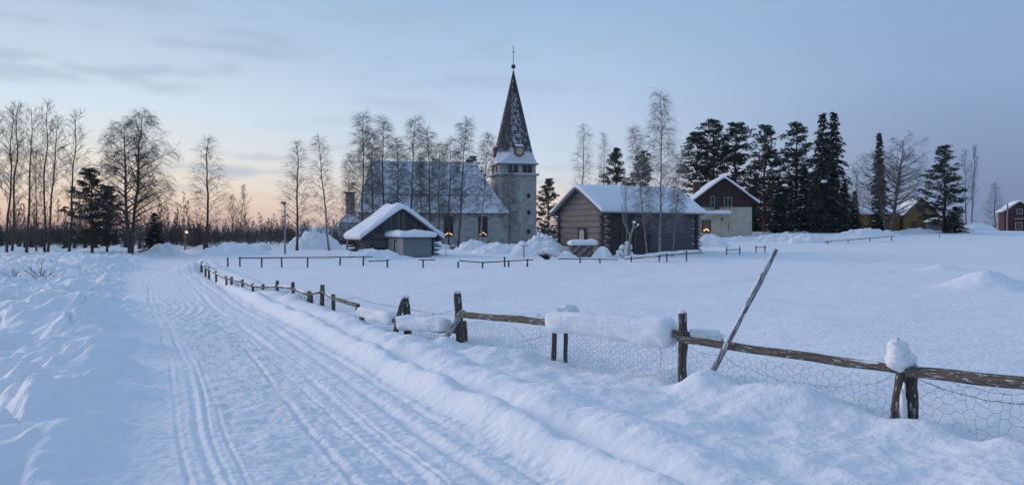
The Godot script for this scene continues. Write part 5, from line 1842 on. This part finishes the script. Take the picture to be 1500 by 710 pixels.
func make_props() -> void:
	lamp_post(Vector3(-37.52, 0, -92.00), 2.27, 0.1, true, "lit street lamp glowing at the bend of the track")
	lamp_post(Vector3(-21.50, 0, -76.00), 4.91, -0.25, false, "tall unlit lamp post in front of a birch")
	lamp_post(Vector3(-35.26, 0, -104.00), 1.94, 0.2, false, "short distant lamp post behind the snow heap")
	# power pole
	var o := thing("power_pole", "pale wooden power pole in front of the red house", "pole", on_ground(Vector3(85.13, 0, -138.00), -0.1))
	var mb := MB.new()
	mb.tube(pv([Vector3.ZERO, Vector3(0.02, 2.4, 0), Vector3(0.05, 4.81, 0)]), pf([0.13, 0.12, 0.10]), 9)
	part("shaft", mb, M.board_grey, o)
	mb = MB.new()
	mb.box(Vector3(0.05, 4.46, 0.12), Vector3(0.5, 0.1, 0.1), 0.01)
	part("crossarm", mb, M.board_grey, o)
	# sign on a post in the field
	o = thing("sign_post", "thin T-shaped post before the big snow heap", "post", on_ground(Vector3(0.92, 0, -62.00), -0.1))
	stake(o, Vector3(0, -0.1, 0), Vector3(0, 1.05, 0), 0.04, 3.0, M.post_far, "shaft", 0.9, 7).position = Vector3(0, -0.1, 0)
	mb = MB.new()
	mb.box(Vector3(0, 1.05, 0), Vector3(0.62, 0.05, 0.10), 0.01)
	part("crosspiece", mb, M.post_far, o)
	var mk := thing("marker_stick", "thin stick standing alone far out in the right-hand field", "stick", on_ground(Vector3(50.61, 0, -95.00), -0.1))
	stake(mk, Vector3.ZERO, Vector3(0.03, 0.95, 0), 0.035, 8.0, M.post_far, "shaft", 0.8, 6).position = Vector3.ZERO
	mk = thing("marker_stick", "thin stick in the snow beside the small barn", "stick", on_ground(Vector3(-5.77, 0, -70.00), -0.1))
	stake(mk, Vector3.ZERO, Vector3(0.02, 0.85, 0), 0.03, 9.0, M.post_far, "shaft", 0.8, 6).position = Vector3.ZERO
	# low rails round the field
	low_rail("single short stump left of the long low rail", [[Vector3(-16.659, 0.043, -47.000), Vector3(-16.657, 0.522, -47.000)]], [])
	low_rail("long low pole rail with four stumps left of the small barn", [[Vector3(-15.940, 0.083, -47.000), Vector3(-15.938, 0.562, -47.000)], [Vector3(-14.661, 0.123, -47.000), Vector3(-14.660, 0.482, -47.000)], [Vector3(-13.503, 0.123, -47.000), Vector3(-13.501, 0.482, -47.000)], [Vector3(-11.985, 0.163, -47.000), Vector3(-11.983, 0.522, -47.000)]], [[Vector3(-15.978, 0.522, -47.000), Vector3(-10.545, 0.562, -47.000)]])
	low_rail("low pole rail just before the small barn's left corner", [[Vector3(-10.495, 0.168, -49.000), Vector3(-10.494, 0.501, -49.000)], [Vector3(-9.079, 0.209, -49.000), Vector3(-9.078, 0.543, -49.000)]], [[Vector3(-11.119, 0.501, -49.000), Vector3(-8.495, 0.543, -49.000)]])
	low_rail("short tilted rail stub below the small barn", [[Vector3(-7.311, 0.043, -47.000), Vector3(-7.310, 0.402, -47.000)]], [[Vector3(-8.478, 0.305, -47.500), Vector3(-7.150, 0.382, -47.000)]])
	low_rail("short rail stub before the grey board shed", [[Vector3(-5.213, 0.083, -47.000), Vector3(-5.213, 0.402, -47.000)]], [[Vector3(-5.473, 0.422, -47.000), Vector3(-4.474, 0.422, -47.000)]])
	low_rail("bent low rail between the shed and the T-shaped post", [[Vector3(-3.089, 0.084, -46.000), Vector3(-3.089, 0.319, -46.000)], [Vector3(-1.645, 0.049, -45.000), Vector3(-1.645, 0.355, -45.000)], [Vector3(-0.430, 0.123, -46.000), Vector3(-0.430, 0.593, -46.000)], [Vector3(-0.195, 0.123, -46.000), Vector3(-0.195, 0.397, -46.000)], [Vector3(0.899, 0.163, -47.000), Vector3(0.899, 0.442, -47.000)]], [[Vector3(-3.010, 0.397, -46.000), Vector3(-1.568, 0.336, -45.000)], [Vector3(-1.683, 0.336, -45.000), Vector3(1.238, 0.422, -47.000)]])
	low_rail("low rail along the foot of the big barn's gable end", [[Vector3(4.420, 0.100, -52.000), Vector3(4.419, 0.365, -52.000)], [Vector3(5.701, 0.055, -52.000), Vector3(5.701, 0.321, -52.000)]], [[Vector3(3.063, 0.288, -53.000), Vector3(6.719, 0.288, -51.000)]])
	low_rail("sagging snow-laden rail before the big barn's long wall", [[Vector3(10.097, 0.084, -55.000), Vector3(10.096, 0.504, -55.000)], [Vector3(10.611, 0.130, -55.000), Vector3(10.610, 0.551, -55.000)], [Vector3(12.184, 0.192, -56.000), Vector3(12.183, 0.715, -56.000)], [Vector3(8.032, 0.027, -54.000), Vector3(8.031, 0.394, -54.000)]], [[Vector3(7.573, 0.210, -54.000), Vector3(10.096, 0.411, -55.000)], [Vector3(9.722, 0.411, -55.000), Vector3(13.272, 0.595, -57.000)]], true)
	low_rail("short dark rail below the white house", [[Vector3(17.668, 0.374, -66.000), Vector3(17.666, 0.766, -66.000)], [Vector3(18.733, 0.486, -66.000), Vector3(18.732, 0.822, -66.000)]], [[Vector3(17.555, 0.570, -66.000), Vector3(18.845, 0.626, -66.000)]])
	low_rail("tiny rail stub right of the white house", [[Vector3(21.296, 0.454, -70.000), Vector3(21.294, 0.810, -70.000)], [Vector3(22.069, 0.573, -70.000), Vector3(22.067, 0.870, -70.000)]], [[Vector3(21.235, 0.691, -70.000), Vector3(22.187, 0.751, -70.000)]])
	low_rail("long low rail rising to the right beneath the spruces", [[Vector3(33.047, 0.787, -84.000), Vector3(33.045, 1.144, -84.000)], [Vector3(36.025, 0.904, -86.000), Vector3(36.023, 1.269, -86.000)], [Vector3(39.255, 1.028, -88.000), Vector3(39.252, 1.439, -88.000)], [Vector3(42.593, 1.159, -90.000), Vector3(42.589, 1.732, -90.000)]], [[Vector3(32.689, 1.001, -84.000), Vector3(37.846, 1.261, -87.000)], [Vector3(37.551, 1.261, -87.000), Vector3(42.896, 1.579, -90.000)]], true)
	# firewood by the barn
	var wp := thing("wood_pile", "firewood stack under a snow cushion beside the tan barn gable", "wood pile", on_ground(Vector3(5.32, 0, -62.00), -0.1), deg_to_rad(12.0))
	rng.seed = 61
	var lg := disc(0.09, 0.5, 9).mesh()
	for j in 6:
		for i in 10:
			var l := part("log", lg, [M.log_warm, M.log_pale, M.board_pale, M.rail][(i * 5 + j * 3) % 4], wp)
			l.position = Vector3(-0.86 + i * 0.185 + 0.03 * (j % 2), 0.12 + j * 0.155, rnd(-0.04, 0.04))
			l.rotation.z = rnd(0, 6)
	part("snow_cap", slab_snow(2.0, 0.85, 0.42, 0.3, 0.0, 41.0), M.cap, wp, Vector3(0.05, 1.02, 0.25))
	# bushes bent under snow
	var b := twiggy("snowy_bush", "rounded bush buried in snow before the barn's dark wall", Vector3(8.43, 0, -60.50), 1.0, 16, 71, M.twig_dark, 0.012)
	mb = MB.new()
	for q in [[-0.25, 0.35, 0.36], [0.15, 0.45, 0.40], [0.35, 0.85, 0.26], [-0.05, 0.8, 0.3], [0.25, 1.15, 0.17], [-0.45, 0.15, 0.3], [0.5, 0.3, 0.25]]:
		blob(mb, Vector3(q[0], q[1], rnd(0.0, 0.2)), Vector3(q[2], q[2] * 0.8, q[2]), q[0] * 50.0, 0.3, 14, 9)
	part("snow_load", mb, M.cap, b)
	b = twiggy("snowy_bush", "dark little bush under a snow cap left of the big barn", Vector3(2.51, 0, -58.00), 0.6, 40, 72, M.twig_dark, 0.02)
	mb = MB.new()
	for q in [[-0.45, 0.55, 0.32], [0.15, 0.62, 0.42], [0.65, 0.4, 0.28]]:
		blob(mb, Vector3(q[0], q[1], -0.1), Vector3(q[2] * 1.3, q[2] * 0.7, q[2]), q[0] * 50.0, 0.3, 14, 9)
	part("snow_load", mb, M.cap, b)
	twiggy("bare_bush", "leafless shrub poking from the snow at the left edge", Vector3(-19.99, 0, -34.00), 1.05, 15, 73, M.twig_brown, 0.006)
	twiggy("bare_bush", "small leafless shrub near the left-hand mounds", Vector3(-23.06, 0, -41.00), 0.9, 10, 74, M.twig_brown, 0.006)
	twiggy("bare_bush", "flattened twigs in the snow at the very left", Vector3(-21.65, 0, -35.00), 0.7, 9, 75, M.twig_brown, 0.006)
	twiggy("bare_bush", "low scrub between the small barn and the church wall", Vector3(-7.10, 0, -95.00), 1.0, 26, 76, M.twig_brown, 0.012)
	# sawn-off tree
	o = thing("tree_stub", "forked sawn-off stem with pale snowy ends by the barn wall", "tree stub", on_ground(Vector3(8.72, 0, -60.00), -0.1))
	mb = MB.new()
	mb.tube(pv([Vector3(0, 0, 0), Vector3(0.05, 0.9, 0), Vector3(0.12, 1.7, 0), Vector3(0.35, 2.35, 0), Vector3(0.42, 2.75, 0)]), pf([0.11, 0.10, 0.09, 0.08, 0.075]), 8)
	mb.tube(pv([Vector3(0.30, 2.2, 0), Vector3(0.52, 2.45, 0.05), Vector3(0.66, 2.55, 0.05)]), pf([0.06, 0.055, 0.05]), 7)
	mb.tube(pv([Vector3(0.12, 1.7, 0), Vector3(-0.15, 2.3, 0), Vector3(-0.40, 2.9, 0), Vector3(-0.5, 4.2, 0)]), pf([0.06, 0.05, 0.04, 0.02]), 7)
	part("stem", mb, M.bark_birch, o)
	mb = MB.new()
	blob(mb, Vector3(0.42, 2.78, 0), Vector3(0.12, 0.10, 0.11), 3.0, 0.2, 10, 7)
	blob(mb, Vector3(0.68, 2.60, 0.05), Vector3(0.10, 0.09, 0.1), 5.0, 0.2, 10, 7)
	part("snow_cap", mb, M.cap, o)
	# heaps of cleared snow
	pile(Vector3(2.60, 0, -68.00), 3.6, 2.6, 1.55, 1.0, 0.45, "largest rough heap of snow, left of the big barn's tan gable")
	pile(Vector3(-0.97, 0, -76.00), 3.6, 2.4, 0.85, 2.0, 0.35, "lower heap sloping down left from the largest snow heap")
	pile(Vector3(-4.30, 0, -92.00), 2.8, 2.0, 1.0, 3.0, 0.35, "snow heap at the foot of the church wall")
	pile(Vector3(-9.16, 0, -98.00), 2.6, 2.0, 0.7, 3.5, 0.35, "low snow heap behind the board shed")
	pile(Vector3(-10.45, 0, -60.00), 3.4, 1.8, 0.75, 4.0, 0.18, "smooth drift in front of the small barn's left corner")
	pile(Vector3(-24.09, 0, -70.00), 3.6, 2.2, 0.95, 5.0, 0.25, "broad snow heap around the fan-shaped tree")
	pile(Vector3(-32.07, 0, -74.00), 2.6, 1.8, 0.85, 6.0, 0.3, "small snow heap left of the lit street lamp")
	pile(Vector3(-26.89, 0, -86.00), 1.6, 1.2, 0.8, 7.0, 0.3, "little knobbly snow heap between the fan-shaped tree and lamp post")
	pile(Vector3(-23.82, 0, -96.00), 4.0, 2.5, 2.0, 8.0, 0.5, "tall snow heap behind the birches left of the small barn")
	pile(Vector3(6.84, 0, -61.00), 1.0, 0.9, 0.85, 9.0, 0.1, "round mound of snow beside the firewood stack")
	pile(Vector3(21.19, 0, -86.00), 2.4, 1.8, 1.3, 10.0, 0.15, "smooth mound between the big barn and white house")
	pile(Vector3(28.46, 0, -100.00), 4.0, 1.6, 0.45, 10.5, 0.2, "low bank along the foot of the white house")
	pile(Vector3(31.27, 0, -92.00), 4.6, 2.2, 0.85, 11.0, 0.5, "long lumpy snow bank below the pines right of the house")
	pile(Vector3(32.53, 0, -88.00), 2.6, 1.6, 0.8, 12.0, 0.45, "clod-covered end of the snow bank below the double spruce")
	pile(Vector3(45.95, 0, -104.00), 5.0, 2.0, 0.8, 13.0, 0.3, "low snow bank under the narrow spruce")
	pile(Vector3(59.66, 0, -118.00), 4.5, 2.0, 0.6, 14.0, 0.3, "low snow bank before the yellow house")
	pile(Vector3(76.27, 0, -132.00), 5.0, 2.5, 1.2, 15.0, 0.35, "snow bank between the snowy pine and red house")
	pile(Vector3(4.15, 0, -61.00), 1.2, 0.8, 0.45, 16.0, 0.2, "small lump of snow at the tan gable's left foot")

func _ready() -> void:
	lump.seed = 4
	lump.frequency = 1.0
	lump.noise_type = FastNoiseLite.TYPE_SIMPLEX_SMOOTH
	lump.fractal_octaves = 2
	fine.seed = 8
	fine.frequency = 1.0
	fine.noise_type = FastNoiseLite.TYPE_SIMPLEX_SMOOTH
	fine.fractal_octaves = 3
	rng.seed = 1
	make_light()
	make_materials()
	print("sky and materials")
	make_ground()
	make_unit_logs()
	make_church()
	make_big_barn()
	make_small_barn()
	make_white_house()
	make_right_houses()
	print("buildings")
	make_trees()
	rng.seed = 2
	make_near_fence()
	make_props()
	print("done")
